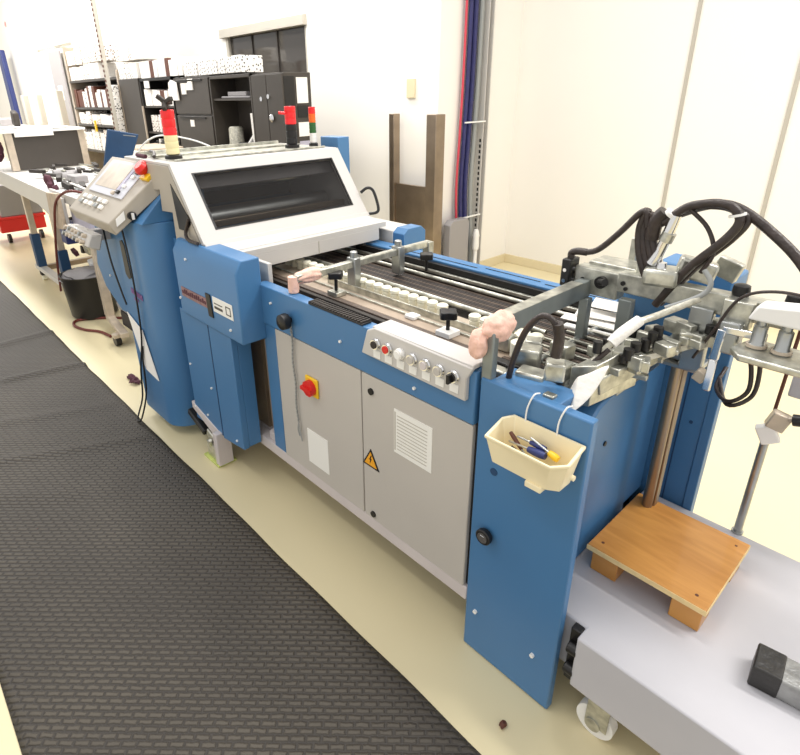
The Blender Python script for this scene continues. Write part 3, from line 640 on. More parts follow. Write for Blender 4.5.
ob('print', MB().box(-2.14, -2.07, 1.015, 1.0165, .935, .939).box(-2.14, -2.07, 1.015, 1.0165, .913, .924).box(-2.04, -2.0, 1.015, 1.0165, .91, .914).box(-2.04, -2.0, 1.015, 1.0165, .944, .948).box(-2.04, -2.036, 1.015, 1.0165, .91, .948).box(-2.004, -2.0, 1.015, 1.0165, .91, .948), 'cab', n2)
lo = G('lower_panel', MB().prism([(-2.57, .17), (-2.27, .19), (-2.27, .80), (-2.57, .80)], 'y', 1.035, 1.06), 'blue', .003)
G('filler_strip', MB().box(-2.68, -2.50, 1.10, 1.13, .17, 1.12), 'blue', .002)
l2 = G('lower_panel', MB().prism([(-2.265, .185), (-2.06, .215), (-2.06, .80), (-2.265, .80)], 'y', 1.03, 1.06), 'blue', .003)
for x, z in ((-2.54, .50), (-2.33, .44), (-2.56, .245), (-2.42, .25), ): ob('bolt', MB().cyl((x, 1.036, z), (x, 1.029, z), .006, n=8), 'white', lo)  # bolt highlights painted as plain white
ob('panel_seam', MB().box(-2.270, -2.262, 1.0285, 1.031, .2, .80), 'blue_dark', l2)
ob('bolt', MB().cyl((-2.12, 1.031, .24), (-2.12, 1.024, .24), .006, n=8), 'white', l2)  # white imitates the bolt's highlight
G('side_return', MB().box(-2.085, -2.06, 1.06, 1.125, .22, .80), 'blue', .002)
G('inner_plate', MB().box(-2.62, -2.10, 1.2, 2.0, .2, .85), mat('brown grey machine frame', (150, 130, 108), 0.45, 0.3, var=0.2, scale=5))
G('inner_side', MB().box(-2.055, -1.952, 1.19, 1.20, .26, .84), mat('brown grey inner plate', (158, 140, 120), 0.5))
G('recess_bracket', MB().box(-2.05, -1.99, 1.2, 1.3, .62, .66), 'steel', .003)
for z in (.42, .58, .72): ob('bolt', MB().cyl((-2.10, 1.4, z), (-2.09, 1.4, z), .006, n=8), 'white', D)  # highlights painted white over the whole bolt
# leg
lg = G('machine_leg', MB().box(-2.33, -2.29, 1.0, 1.08, .012, .20).prism([(-2.60, .22), (-2.33, .13), (-2.33, .20), (-2.60, .26)], 'y', 1.03, 1.05), 'base', .004)
ob('leg_casting', MB().box(-2.44, -2.33, 1.01, 1.09, .012, .10).obox((-2.42, 1.05, .12), (.08, .05, .05), (0, .4, 0)).cyl((-2.40, 1.02, .08), (-2.36, 1.0, .14), .012), 'zinc', lg, .006)
ob('foot_pad', MB().box(-2.46, -2.30, .995, 1.10, 0, .012), 'lime', lg, .003)
ob('black_bumper', MB().beam((-2.64, 1.04, .185), (-2.47, 1.04, .12), .05, .035), 'black', lg, .006)
G('machine_leg', MB().box(-2.4, -2.3, 1.85, 1.95, 0, .2).box(-3.1, -3.0, 1.85, 1.95, 0, .2), 'base', .004)
# curved cover
pr_ = [(-2.665, 1.30)] + [(-2.795 + .13 * math.cos(a), 1.09 - .135 * math.sin(a)) for a in [i * PI / 2 / 10 for i in range(11)]] + [(-3.085, .952), (-3.10, .965), (-3.10, 1.30)]
cv = G('curved_cover', MB().prism(pr_, 'z', .065, 1.20), 'blue', .003, 'large blue rounded cover')
tp = MB().prism([(1.30, 1.20), (.96, 1.20), (1.10, 1.34), (1.30, 1.40)], 'x', -3.10, -2.68); ob('cover_top', tp, 'blue', cv, .003)
ob('handle_recess', MB().prism([(-3.0, .90), (-2.965, .875), (-2.93, .89), (-2.945, 1.06), (-2.965, 1.085), (-3.0, 1.075)], 'y', .9495, .956), 'black', cv)
# left wing, sloped bottom
G('left_wing', MB().prism([(-3.105, .62), (-3.105, 1.14), (-3.47, 1.14), (-3.60, .83), (-3.52, .70), (-3.30, .60)], 'y', .985, 1.20), 'blue', .004, 'blue left cover with a slanted lower edge')
ob('bolt', MB().cyl((-3.38, .985, .80), (-3.38, .978, .80), .007, n=8), 'white', D)  # white is the painted glint of the bolt
G('rear_body', MB().box(-3.35, -2.70, 1.31, 1.99, .2, 1.2), 'blue', .004)
G('rear_body_cover', MB().box(-3.1, -3.0, 1.16, 2.0, 1.2, 1.465), 'hood', .003)
# hood side panel grey (y = 1.134) with a zigzag lower edge
G('hood_side', MB().prism([(-2.30, 1.13), (-2.31, 1.16), (-2.525, 1.468), (-2.80, 1.468), (-2.80, 1.34), (-2.655, 1.355), (-2.665, 1.255), (-2.548, 1.262), (-2.552, 1.10), (-2.30, 1.10)], 'y', 1.066, 1.09), 'console', .002)
G('side_opening', MB().prism([(-2.52, 1.395), (-2.375, 1.26), (-2.365, 1.235), (-2.42, 1.195), (-2.495, 1.195)], 'y', 1.0635, 1.067), 'black')
G('gas_strut', MB().tube([(-2.37, 1.058, 1.255), (-2.40, 1.055, 1.21), (-2.40, 1.05, 1.18), (-2.36, 1.045, 1.166), (-2.28, 1.045, 1.166)], .008, 8), 'rubber')
# hood: sloping frame around smoked window
a0 = Vector((-2.275, 1.14)); a1 = Vector((-2.515, 1.468))      # (x,z) lower and upper edge
dd = (a1 - a0); nn = Vector((dd.y, -dd.x)).normalized()
if nn.x < 0: nn = -nn
def hp(u, y, off=0.0):
    p = a0 + dd * u + nn * off; return (p.x, y, p.y)
def slab(u0, u1, y0, y1, o0, o1):
    return [hp(u0, y0, o0), hp(u1, y0, o0), hp(u1, y1, o0), hp(u0, y1, o0)], [hp(u0, y0, o1), hp(u1, y0, o1), hp(u1, y1, o1), hp(u0, y1, o1)]
ya, yb = 1.065, 2.02
hm = MB()
for (u0, u1, y0, y1) in ((0, .17, ya, yb), (.86, 1.0, ya, yb), (.17, .86, ya, ya + .085), (.17, .86, yb - .075, yb)): hm.hull(*slab(u0, u1, y0, y1, 0, .022))
hd = G('hood', hm, 'hood', .0, 'light grey sloping hood frame')
ob('window_seal', MB().hull(*slab(.165, .865, ya + .08, ya + .09, .018, .0235)).hull(*slab(.165, .865, yb - .08, yb - .07, .018, .0235)).hull(*slab(.165, .18, ya + .08, yb - .07, .018, .0235)).hull(*slab(.85, .865, ya + .08, yb - .07, .018, .0235)), 'black', hd)
ob('smoked_window', MB().hull(*slab(.17, .86, ya + .085, yb - .075, .008, .012)), 'glassdark', hd)
ob('hood_lip', MB().hull(*slab(-.03, .03, ya, yb, .0, .03)), 'hood', hd, .003)
hh = [(-2.31, 2.015, 1.262), (-2.29, 2.045, 1.285), (-2.26, 2.06, 1.27), (-2.225, 2.06, 1.20), (-2.22, 2.05, 1.165), (-2.26, 2.02, 1.155)]
ob('hood_handle', MB().tube(hh, .008, 8), 'black', hd)
G('hood_cheek', MB().prism([(-2.275, 1.11), (-2.515, 1.468), (-2.98, 1.468), (-2.98, 1.09)], 'y', 2.0, 2.02), 'hood', .003)
G('hood_interior', MB().box(-3.0, -2.95, 1.15, 2.0, .95, 1.44).box(-2.95, -2.20, 1.15, 2.0, .96, .98), 'dark')
ir = MB()
for (x, z, r) in ((-2.45, 1.10, .035), (-2.60, 1.20, .05), (-2.75, 1.34, .04)): ir.cyl((x, 1.12, z), (x, 1.98, z), r)
G('inner_roller', ir, 'steel')
G('inner_bar', MB().box(-2.45, -2.42, 1.10, 1.99, 1.19, 1.22).box(-2.8, -2.62, 1.10, 1.99, 1.38, 1.40), 'bronze', .002)
G('inner_plate', MB().hull([(-2.50, 1.09, 1.36), (-2.50, 1.99, 1.36), (-2.58, 1.99, 1.46), (-2.58, 1.09, 1.46)], [(-2.51, 1.09, 1.355), (-2.51, 1.99, 1.355), (-2.59, 1.99, 1.455), (-2.59, 1.09, 1.455)]), 'doorgrey')  # added grey plate: stands in for the room's reflection in the upper window
G('red_guard', MB().box(-2.42, -2.34, 1.80, 1.92, 1.08, 1.12), 'maroon', .003)
ht = G('hood_top', MB().box(-3.05, -2.505, 1.07, 2.02, 1.468, 1.482), 'hood', .003)
tpz = G('top_tray', MB().box(-3.02, -2.56, 1.12, 1.98, 1.482, 1.485).box(-2.565, -2.555, 1.12, 1.98, 1.485, 1.492).box(-3.02, -3.01, 1.12, 1.98, 1.485, 1.50).box(-2.8, -2.79, 1.12, 1.98, 1.485, 1.494), 'zinc', .001)
# outfeed fascia under the hood
fs = G('fascia', MB().box(-2.29, -2.10, 1.137, 2.0, 1.115, 1.14).box(-2.12, -2.10, 1.2, 1.95, 1.055, 1.115).hull([(-2.29, 1.137, 1.14), (-2.14, 1.137, 1.14), (-2.14, 1.137, 1.142), (-2.29, 1.137, 1.155)], [(-2.29, 2.0, 1.14), (-2.14, 2.0, 1.14), (-2.14, 2.0, 1.142), (-2.29, 2.0, 1.155)]), 'hood', .003)
ob('joint', MB().box(-2.10, -2.098, 1.56, 1.564, 1.055, 1.115), 'seam', fs)
G('fascia_side', MB().box(-2.12, -1.945, 1.18, 1.20, .95, 1.115), 'hood', .003)
# far side box grey with blue end
G('far_housing', MB().box(-2.40, -2.05, 2.0, 2.16, .96, 1.10), 'hood', .006)
G('far_end', MB().prism([(2.0, .96), (2.0, 1.09), (2.03, 1.115), (2.13, 1.115), (2.16, 1.09), (2.16, .96)], 'x', -2.05, -1.97), 'blue', .003, 'blue end cap of the far housing')
G('far_blue_side', MB().box(-2.70, -2.54, 2.06, 2.14, 1.1, 1.53), 'blue', .004)
# console
cs = G('console', MB().hull([(-2.70, 1.14, 1.462), (-2.80, .85, 1.205), (-2.80, .878, 1.145), (-2.70, 1.10, 1.335)], [(-3.42, 1.135, 1.455), (-3.42, .85, 1.205), (-3.42, .878, 1.145), (-3.42, 1.13, 1.335)]), 'console', .006, 'grey sloping operator console')
u_ = Vector((0, .285, .25)); ul = u_.length; un = u_.normalized(); up_ = Vector((0, -.25, .285)).normalized()
def cp(x, t, off): return Vector((x, .85, 1.205)) + un * t + up_ * off
def cbox(x0a, x1a, t0, t1, o0, o1): return MB().hull([cp(x0a, t0, o0), cp(x1a, t0, o0), cp(x1a, t1, o0), cp(x0a, t1, o0)], [cp(x0a, t0, o1), cp(x1a, t0, o1), cp(x1a, t1, o1), cp(x0a, t1, o1)])
dp = ob('display_panel', cbox(-3.34, -2.86, .14, .355, 0, .008), 'screen', cs, .003)
ob('display', cbox(-3.30, -3.0, .18, .34, .008, .010), 'guide', dp)
ob('display_rim', cbox(-2.985, -2.955, .18, .34, .008, .012), 'lav', dp)
for x, t, m_ in ((-2.99, .17, 'black'), (-2.97, .21, 'white'), (-3.04, .16, 'guide'), (-2.955, .27, 'white'), (-2.95, .30, 'black')):
    x += .05; ob('toggle_button', cbox(x - .015, x + .015, t - .01, t + .01, .008, .02), m_, dp, .003)
for i in range(5):
    for j in range(2):
        ob('push_button', cbox(-3.33 + i * .075, -3.29 + i * .075, .055 + j * .035, .078 + j * .035, 0, .014), 'white' if (i + j) % 3 else 'steel', cs, .003)
es = ob('emergency_stop_base', cbox(-2.82, -2.735, .27, .355, 0, .02), 'yellow', cs, .004)
ob('emergency_stop', MB().tube([cp(-2.79, .31, .02), cp(-2.79, .31, .035), cp(-2.79, .31, .05), cp(-2.79, .31, .07)], [.016, .034, .038, .028], 20, False), 'red', es)
ob('selector_plate', MB().hull([(-2.795, .885, 1.19), (-2.783, .925, 1.22), (-2.783, .925, 1.26), (-2.795, .885, 1.225)], [(-2.785, .885, 1.19), (-2.773, .925, 1.22), (-2.773, .925, 1.26), (-2.785, .885, 1.225)]), 'white', cs)
kk = ob('selector_switch', MB().cyl((-2.785, .955, 1.235), (-2.755, .955, 1.235), .02), 'black', cs); ob('selector_lever', MB().box(-2.757, -2.742, .95, .96, 1.22, 1.25), 'white', kk)
# small button box under the console
bx = G('button_box', MB().hull([(-3.04, .86, 1.03), (-3.04, .80, 1.06), (-3.04, .83, 1.12), (-3.04, .89, 1.11)], [(-3.44, .86, 1.03), (-3.44, .80, 1.06), (-3.44, .83, 1.12), (-3.44, .89, 1.11)]), 'hood', .008, 'small pale button box below the console')
for i in range(6):
    for j in range(2):
        x = -3.40 + i * .06; p = Vector((x, .806 + j * .016, 1.075 + j * .03))
        ob('push_button', MB().cyl(p, p + Vector((0, -.02, .009)), .011, n=12), 'guide' if (i * 2 + j) % 3 else 'steel', bx)
ob('box_arm', MB().box(-3.3, -3.24, .86, 1.0, 1.04, 1.10), 'base', bx)
CABLE = [(-2.90, .94, 1.17), (-2.86, .935, .985), (-2.87, .935, .74), (-2.91, .935, .545), (-3.02, .935, .33), (-3.04, .92, .15), (-3.04, .875, .04), (-3.01, .86, .024), (-2.98, .875, .05), (-2.975, .925, .20), (-2.955, .935, .40), (-2.93, .94, .50)]
G('hanging_cable', MB().tube(CABLE, .005, 8), 'black', label='thin black cable hanging in a loop to the floor')
G('hanging_cable', MB().tube([(-3.16, .93, 1.13), (-3.14, .93, .95), (-3.11, .94, .80), (-3.09, .95, .70)], .005, 8), 'black')
mk = MB()
for k in range(7): mk.box(-2.965 + k * .022, -2.953 + k * .022, .949, .9515, .80 - .002 * k, .83 - .002 * k)
for k in range(3): mk.box(-2.94 + k * .02, -2.926 + k * .02, .949, .9515, .765, .78)
ob('faded_print', mk, mat('faded pink print', (140, 100, 150), .7), cv)
tp = MB().hull([(-3.09, .944, .66), (-2.90, .944, .60), (-2.80, .948, .33), (-2.96, .944, .35)], [(-3.09, .947, .66), (-2.90, .947, .60), (-2.80, .951, .33), (-2.96, .947, .35)])
tag(ob('paper_sheet', tp, 'paper'), 'white paper sheet hanging on the rounded blue cover', 'paper')

# ------------- signal towers on the hood
def tower(name, x, y, z, r, segs, lab, ex=None):
    t = thing(name, (x, y, z), lab, 'signal lamp')
    ob('base', MB().lathe([(r * 1.3, z), (r * 1.3, z + .015), (r * .9, z + .02)], (x, y, 0)), 'black', t)
    zz = z + .02
    for (h, m_, nm) in segs:
        n_ = 3; pf = []
        for k in range(n_):
            pf += [(r, zz + h * k / n_ + .002), (r, zz + h * (k + .9) / n_), (r * .93, zz + h * (k + .95) / n_)]
        ob(nm, MB().lathe([(r * .93, zz)] + pf + [(r * .9, zz + h)], (x, y, 0)), m_, t); zz += h
    return t, zz
t, zz = tower('signal_lamp', -2.68, 1.17, 1.485, .031, ((.085, 'paleyellow', 'lower_body'), (.11, 'redclear', 'red_lens')), 'signal lamp with red top and pale yellow body left of the hood')
st_ = MB()
for k in range(5):
    a = k * 2 * PI / 5 + .3; st_.beam((-2.68, 1.17, zz + .03), (-2.68 + .05 * math.cos(a), 1.17 + .03 * math.sin(a), zz + .03 + .03 * math.sin(a * 2)), .02, .02)
st_.cyl((-2.68, 1.17, zz), (-2.68, 1.17, zz + .03), .012)
ob('star_knob', st_, 'dark', t, .004, 'dark star-shaped knob')
t, zz = tower('signal_lamp', -2.68, 1.85, 1.485, .030, ((.10, 'black', 'lower_body'), (.09, 'redclear', 'red_lens')), 'signal lamp with red top and black body right of centre on the hood')
ob('side_key', MB().cyl((-2.68, 1.82, 1.66), (-2.70, 1.79, 1.665), .008), 'redclear', t)
tower('signal_lamp', -2.68, 1.995, 1.482, .019, ((.05, 'white', 'white_segment'), (.055, 'green', 'green_lens'), (.045, 'orange', 'orange_lens'), (.035, 'redclear', 'red_lens')), 'slim signal lamp of red, orange and green segments at the hood edge')
tag(ob('cable_clutter', MB().tube([(-3.0, 1.2, 1.500), (-2.92, 1.16, 1.505), (-2.83, 1.14, 1.505), (-2.74, 1.10, 1.495)], .008, 8), 'rubber'), 'short black cable lying on the hood beside the yellow-bodied signal lamp', 'cable')
tag(ob('marker_pen', MB().cyl((-2.95, 1.10, 1.4915), (-2.83, 1.095, 1.4915), .009), 'maroon'), 'dark red pen lying on the hood by the console', 'pen')

# ================================================================== DELIVERY CONVEYOR (left)
K = thing('delivery_conveyor', (-6, 1.6, 0), 'pale delivery conveyor table on blue sleeved legs left of the console', 'conveyor')
def Hh(name, mb, m, bev=.0, label=None, par=None): return ob(name, mb, m, par or K, bev, label)
Hh('side_frame', MB().prism([(-8.6, .96), (-5.75, .90), (-5.25, .80), (-4.95, .82), (-4.95, 1.04), (-8.6, 1.11)], 'y', 1.19, 1.215), 'hood', .003)
Hh('table_top', MB().box(-8.6, -5.3, 1.215, 2.05, 1.03, 1.05), 'white', .003)
Hh('end_bracket', MB().prism([(-5.30, .76), (-4.95, .80), (-4.95, 1.08), (-5.25, 1.06)], 'y', 1.16, 1.19), 'tan', .004)
Hh('motor_cover', MB().box(-5.0, -4.55, 1.25, 1.5, .72, 1.0), 'lav', .01, 'lavender grey motor cover')
for x in (-6.55, -5.60):
    l_ = Hh('leg', MB().box(x - .03, x + .03, 1.225, 1.28, .50, .95), 'guide', .003)
    ob('blue_sleeve', MB().box(x - .05, x + .05, 1.21, 1.29, .16, .50), 'blue_dark', l_, .004)
    ob('caster', MB().cyl((x - .02, 1.23, .035), (x - .02, 1.27, .035), .035), 'ball', l_)
    ob('caster_fork', MB().box(x - .05, x + .02, 1.222, 1.278, .06, .11), 'dark', l_)
Hh('foot_rail', MB().box(-6.7, -5.35, 1.215, 1.285, .11, .16), 'hood', .004)
for x in (-6.55, -5.60):
    l_ = Hh('leg', MB().box(x - .03, x + .03, 1.93, 1.99, .50, .95), 'guide', .003); ob('blue_sleeve', MB().box(x - .05, x + .05, 1.92, 2.0, .16, .50), 'blue_dark', l_, .004)
    ob('cross_brace', MB().box(x - .03, x + .03, 1.285, 1.93, .11, .16), 'bronze', l_)
    ob('caster', MB().cyl((x, 1.94, .055), (x, 1.98, .055), .055), 'ball', l_)
rnd = random.Random(11)
# rollers and stackers on the table
ra = MB()
for i in range(5): ra.cyl((-5.3 + i * .12, 1.24, 1.045), (-5.3 + i * .12, 1.95, 1.045), .018, n=10)
Hh('roller', ra, 'steel')
Hh('roller_frame', MB().box(-5.4, -4.6, 1.95, 1.98, 1.0, 1.08).box(-5.4, -4.6, 1.22, 1.245, 1.0, 1.07).beam((-5.4, 1.4, 1.09), (-4.4, 1.35, 1.09), .03, .02).beam((-5.3, 1.7, 1.10), (-4.3, 1.62, 1.10), .03, .02), 'hood', .003)
for i, (x, y) in enumerate(((-6.3, 1.50), (-6.15, 1.58), (-6.0, 1.50))): Hh('pressing_wheel', MB().cyl((x, y, 1.08), (x, y + .10, 1.08), .045), 'doorgrey')
Hh('wheel_block', MB().box(-5.85, -5.62, 1.50, 1.62, 1.05, 1.12), 'doorgrey', .01)
for i in range(16):
    x = rnd.uniform(-7.0, -5.0); y = rnd.uniform(1.35, 1.95)
    Hh('guide_arm', MB().obox((x, y, 1.075 + rnd.uniform(0, .05)), (rnd.uniform(.1, .35), rnd.uniform(.025, .05), rnd.uniform(.02, .05)), (0, 0, rnd.uniform(-.4, .4))), 'dark', .003)
for i in range(10):
    x = rnd.uniform(-6.6, -4.9); y = rnd.uniform(1.35, 1.95)
    Hh('guide_arm', MB().obox((x, y, 1.09 + rnd.uniform(0, .04)), (rnd.uniform(.1, .3), rnd.uniform(.02, .05), .014), (0, 0, rnd.uniform(-.6, .6))), 'zinc', .002)
cl = MB()
for (x, y, z, s) in ((-5.55, 1.27, 1.12, .05), (-5.48, 1.26, 1.08, .04), (-5.62, 1.30, 1.09, .04), (-5.42, 1.28, 1.06, .035)): cl.blob((x, y, z), (s, s * .7, s), int(x * 100), .2, 2)
Hh('knob_cluster', cl, 'maroon', label='cluster of dark maroon adjusting knobs')
Hh('conveyor_hose', MB().tube([(-4.55, 1.3, 1.10), (-4.72, 1.20, 1.12), (-4.95, 1.15, 1.02), (-5.12, 1.14, .8), (-5.28, 1.13, .5), (-5.42, 1.13, .18)], .010, 8), 'redhose', label='dark red hose dropping beside the conveyor end')
for i in range(30):
    x = rnd.uniform(-5.9, -4.6)
    Hh('drive_part', MB().obox((x, rnd.uniform(1.35, 1.6), rnd.uniform(.3, .85)), (rnd.uniform(.04, .14), rnd.uniform(.03, .06), rnd.uniform(.03, .12)), (rnd.uniform(-.3, .3), rnd.uniform(-.5, .5), 0)), ('zinc', 'dark', 'dark', 'white', 'maroon')[i % 5], .004)
Hh('rear_panel', MB().box(-5.3, -3.6, 1.75, 1.8, .3, 1.0), 'doorgrey')
Hh('purple_box', MB().box(-5.35, -5.2, 1.22, 1.34, .62, .8), 'navy', .01)
# caster leg under the wing
cg = thing('caster_leg', (-4.5, 1.25, 0), 'grey upright leg with a black castor beside the black tub', 'leg')
ob('upright', MB().box(-4.68, -4.60, 1.25, 1.31, .12, .75), 'guide', cg, .004)
ob('foot_arm', MB().beam((-4.66, 1.28, .105), (-4.15, 1.22, .105), .06, .04), 'guide', cg, .004)
ob('caster', MB().cyl((-4.26, 1.17, .045), (-4.26, 1.21, .045), .045), 'black', cg)
ob('caster_fork', MB().box(-4.28, -4.22, 1.16, 1.22, .07, .10), 'guide', cg, .003)
ob('motor', MB().cyl((-4.4, 1.36, .28), (-4.1, 1.36, .28), .08), 'doorgrey', cg)
ob('motor_mount', MB().box(-4.35, -4.15, 1.28, 1.40, .12, .24), 'dark', cg, .004)
# black tub
tb = thing('waste_tub', (-5.12, 1.30, 0), 'round black tub full of grey paper trimmings on the floor', 'tub')
ob('tub_body', MB().lathe([(.17, 0), (.19, .02), (.215, .36), (.225, .38), (.21, .38), (.20, .33)], (-5.12, 1.30, 0), 'z', 28), 'black', tb)
ob('paper_trimmings', MB().blob((-5.12, 1.30, .36), (.195, .195, .06), 4, .2, 3), 'doorgrey', tb)
tag(ob('floor_hose', MB().tube([(-4.80, 1.42, .012), (-4.92, 1.30, .012), (-5.02, 1.12, .012), (-4.92, 1.06, .012), (-4.76, 1.09, .012), (-4.62, 1.17, .012), (-4.45, 1.20, .012)], .011, 8), 'redhose'), 'red brown hose coiled on floor beside the black tub', 'hose')
tag(ob('brown_chain', MB().blob((-3.62, 1.05, .014), (.05, .02, .014), 2, .5, 2).blob((-3.54, 1.05, .014), (.04, .03, .014), 5, .5, 2), 'maroon'), 'small clump of brown debris on the floor behind the hanging paper', 'debris')
tag(ob('floor_crumb', MB().blob((-.56, 1.0, .008), (.010, .014, .008), 3, .3, 2), 'brown'), 'tiny brown crumb on floor in front of the grey platform', 'debris')
# red cart
rc = thing('red_cart', (-8.9, 1.55, 0), 'low red cart with black wheels under the far conveyor end', 'cart')
ob('cart_tray', MB().box(-9.15, -8.75, 1.30, 1.85, .14, .33), 'red', rc, .01)
ob('cart_rim', MB().box(-9.17, -8.73, 1.28, 1.87, .31, .345), 'red', rc, .01)
for y in (1.38, 1.77): ob('wheel', MB().cyl((-8.78, y - .02, .06), (-8.78, y + .02, .06), .06), 'black', rc)
tag(ob('crate', MB().box(-9.15, -8.75, 1.35, 1.85, .346, .75), 'doorgrey', None, .01), 'grey crate standing in the low red cart', 'crate')
# dark work desk facing us
dk = thing('work_desk', (-7.4, 1.7, 0), 'pale desk with a dark brown back panel covered in white papers', 'desk')
ob('desk_panel', MB().box(-7.24, -7.2, 1.40, 2.10, 1.06, 1.44), 'cab', dk, .003)
ob('desk_post', MB().box(-7.26, -7.18, 1.33, 1.40, 1.06, 1.46), 'guide', dk, .003)
ob('desk_top', MB().box(-8.3, -7.16, 1.25, 2.14, 1.44, 1.465), 'white', dk, .003)
ob('desk_leg', MB().box(-8.2, -8.1, 1.95, 2.05, 1.05, 1.44), 'guide', dk, .003)
ob('desk_leg', MB().box(-7.25, -7.19, 2.06, 2.13, 1.05, 1.44), 'guide', dk, .003)
for i, (x, y, r) in enumerate(((-7.3, 1.45, .2), (-7.45, 1.7, -.3), (-7.28, 1.85, .1), (-7.7, 1.5, .5))):
    tag(ob('paper_sheet', MB().obox((x, y, 1.468 + i * .004), (.22, .32, .004), (0, 0, r)), 'paper'), 'white paper sheet lying loose on the far pale desk', 'paper', 'loose papers on the desk')
tag(ob('hanging_sheet', MB().box(-7.175, -7.155, 1.42, 1.80, 1.40, 1.475), 'paper', None, .004), 'white sheet hanging over the edge of the dark desk panel', 'paper')
ch_ = tag(ob('maroon_jacket', MB().blob((-7.35, 1.22, 1.28), (.10, .10, .13), 7, .2, 3), 'maroon'), 'dark maroon cloth bundle at the left end of the dark desk panel', 'jacket')
# monitor-like blue screen box
mo = thing('blue_monitor', (-4.5, 1.6, 1.25), 'dark blue flat monitor back standing behind the console', 'monitor')
ob('screen_back', MB().hull([(-4.52, 1.42, 1.26), (-4.52, 1.60, 1.24), (-4.50, 1.72, 1.50), (-4.50, 1.50, 1.55)], [(-4.55, 1.42, 1.26), (-4.55, 1.60, 1.24), (-4.53, 1.72, 1.50), (-4.53, 1.50, 1.55)]), 'blue_dark', mo, .008)
ob('stand', MB().box(-4.56, -4.52, 1.50, 1.56, 1.08, 1.28), 'dark', mo)
ob('monitor_logo', MB().hull([(-4.499, 1.60, 1.50), (-4.499, 1.69, 1.485), (-4.499, 1.69, 1.490), (-4.499, 1.60, 1.505)], [(-4.497, 1.60, 1.50), (-4.497, 1.69, 1.485), (-4.497, 1.69, 1.490), (-4.497, 1.60, 1.505)]), 'greycable', mo)
ob('white_cable', MB().tube([(-4.40, 1.62, 1.30), (-4.35, 1.66, 1.42), (-4.2, 1.75, 1.50), (-4.0, 1.9, 1.47), (-3.8, 2.0, 1.40)], .006, 8), 'white', mo)
tag(ob('control_cabinet', MB().box(-6.6, -5.9, 2.3, 2.7, 0, 1.28), 'tan', None, .01), 'tan cabinet standing behind the blue monitor below the binder rack', 'cabinet')
tag(ob('white_tray', MB().box(-6.35, -6.1, 2.25, 2.3, 1.1, 1.25), 'paper', None, .005), 'white card fixed to the front of the tan cabinet', 'card')

# ================================================================== BACKGROUND
# cabinets
CY0, CY1 = 3.0, 3.31
def shell(x0, x1, z1, name, lab, cat='cabinet', shelves=()):
    t = thing(name, ((x0 + x1) / 2, 3.2, 0), lab, cat)
    ob('carcass', MB().box(x0, x0 + .02, CY0, CY1, 0, z1).box(x1 - .02, x1, CY0, CY1, 0, z1).box(x0, x1, CY0, CY1, z1 - .03, z1).box(x0, x1, CY1 - .02, CY1, 0, z1).box(x0, x1, CY0, CY1, .0, .06), 'cab', t, .003)
    for z in shelves: ob('shelf', MB().box(x0 + .02, x1 - .02, CY0 + .02, CY1 - .02, z - .02, z), 'cab', t)
    return t
t = thing('tall_cabinet', (-4.7, 3.2, 0), 'dark grey two-door cabinet at the right end of the cabinet row', 'cabinet')
ob('carcass', MB().box(-4.94, -4.44, 3.02, CY1, 0, 1.93), 'cab', t, .003)
ob('door_edge', MB().box(-4.444, -4.438, 3.02, 3.13, .05, 1.9), 'black', t)
for k_, (za, zb, mm) in enumerate(((1.68, 1.89, 'paper'), (1.40, 1.52, 'paper'), (1.56, 1.66, 'black'), (1.24, 1.36, 'lav'))): tag(ob('side_notice', MB().box(-4.438, -4.434, 3.15, 3.27, za, zb), mm), ('topmost white notice', 'middle white notice', 'black plate between white notices', 'lowest pale notice')[k_] + ' on the side of the tall two-door cabinet', 'notice')
for a, b in ((-4.94, -4.695), (-4.685, -4.44)): ob('door', MB().box(a, b, 3.0, 3.02, .05, 1.92), 'cab', t, .003)
ob('handle', MB().lathe([(.03, 2.995), (.035, 2.985), (.02, 2.975)], (-4.62, 0, 1.56), 'y', 16), 'chrome', t)
ob('lock', MB().cyl((-4.78, 2.99, 1.72), (-4.78, 3.0, 1.72), .02).cyl((-4.66, 2.99, 1.74), (-4.66, 3.0, 1.74), .02), 'chrome', t)
t = shell(-5.75, -4.95, 1.94, 'open_cabinet', 'dark grey open-front cabinet between the drawers and the two-door cabinet', shelves=(1.73, 1.25))
t = thing('drawer_cabinet', (-6.2, 3.2, 0), 'dark grey cabinet of wide drawers left of the open cabinet', 'cabinet')
ob('carcass', MB().box(-6.62, -5.77, 3.02, CY1, 0, 1.95), 'cab', t, .003)
for i in range(5):
    z = .1 + i * .37
    d_ = ob('drawer', MB().box(-6.61, -5.78, 3.0, 3.02, z, z + .35), 'cab', t, .004)
    ob('card_tag', MB().box(-6.28, -6.19, 2.994, 3.0, z + .24, z + .31), 'paper', d_); ob('drawer_pull', MB().box(-6.5, -5.9, 2.985, 3.0, z + .325, z + .34), 'cabin', d_)
ta = thing('open_shelf', (-7.1, 3.2, 0), 'dark open shelf unit holding white binders left of the drawer cabinet', 'shelf')
ob('carcass', MB().box(-7.56, -7.54, CY0, CY1, 0, 1.97).box(-6.66, -6.64, CY0, CY1, 0, 1.97).box(-7.56, -6.64, CY0, CY1, 1.94, 1.97).box(-7.56, -6.64, CY1 - .02, CY1, 0, 1.97), 'cabin', ta)
for z in (1.66, 1.36, 1.08): ob('shelf', MB().box(-7.54, -6.66, CY0 + .01, CY1 - .02, z - .02, z), 'cab', ta)
ob('pale_edge', MB().box(-7.57, -7.54, 2.985, 3.0, 1.0, 1.66), 'guide', ta)
tag(ob('blank_cabinet', MB().box(-8.24, -7.6, 3.0, CY1, 0, 1.98), 'cab', None, .004), 'plain dark grey cabinet end standing between the binder rack and the open shelf', 'cabinet')

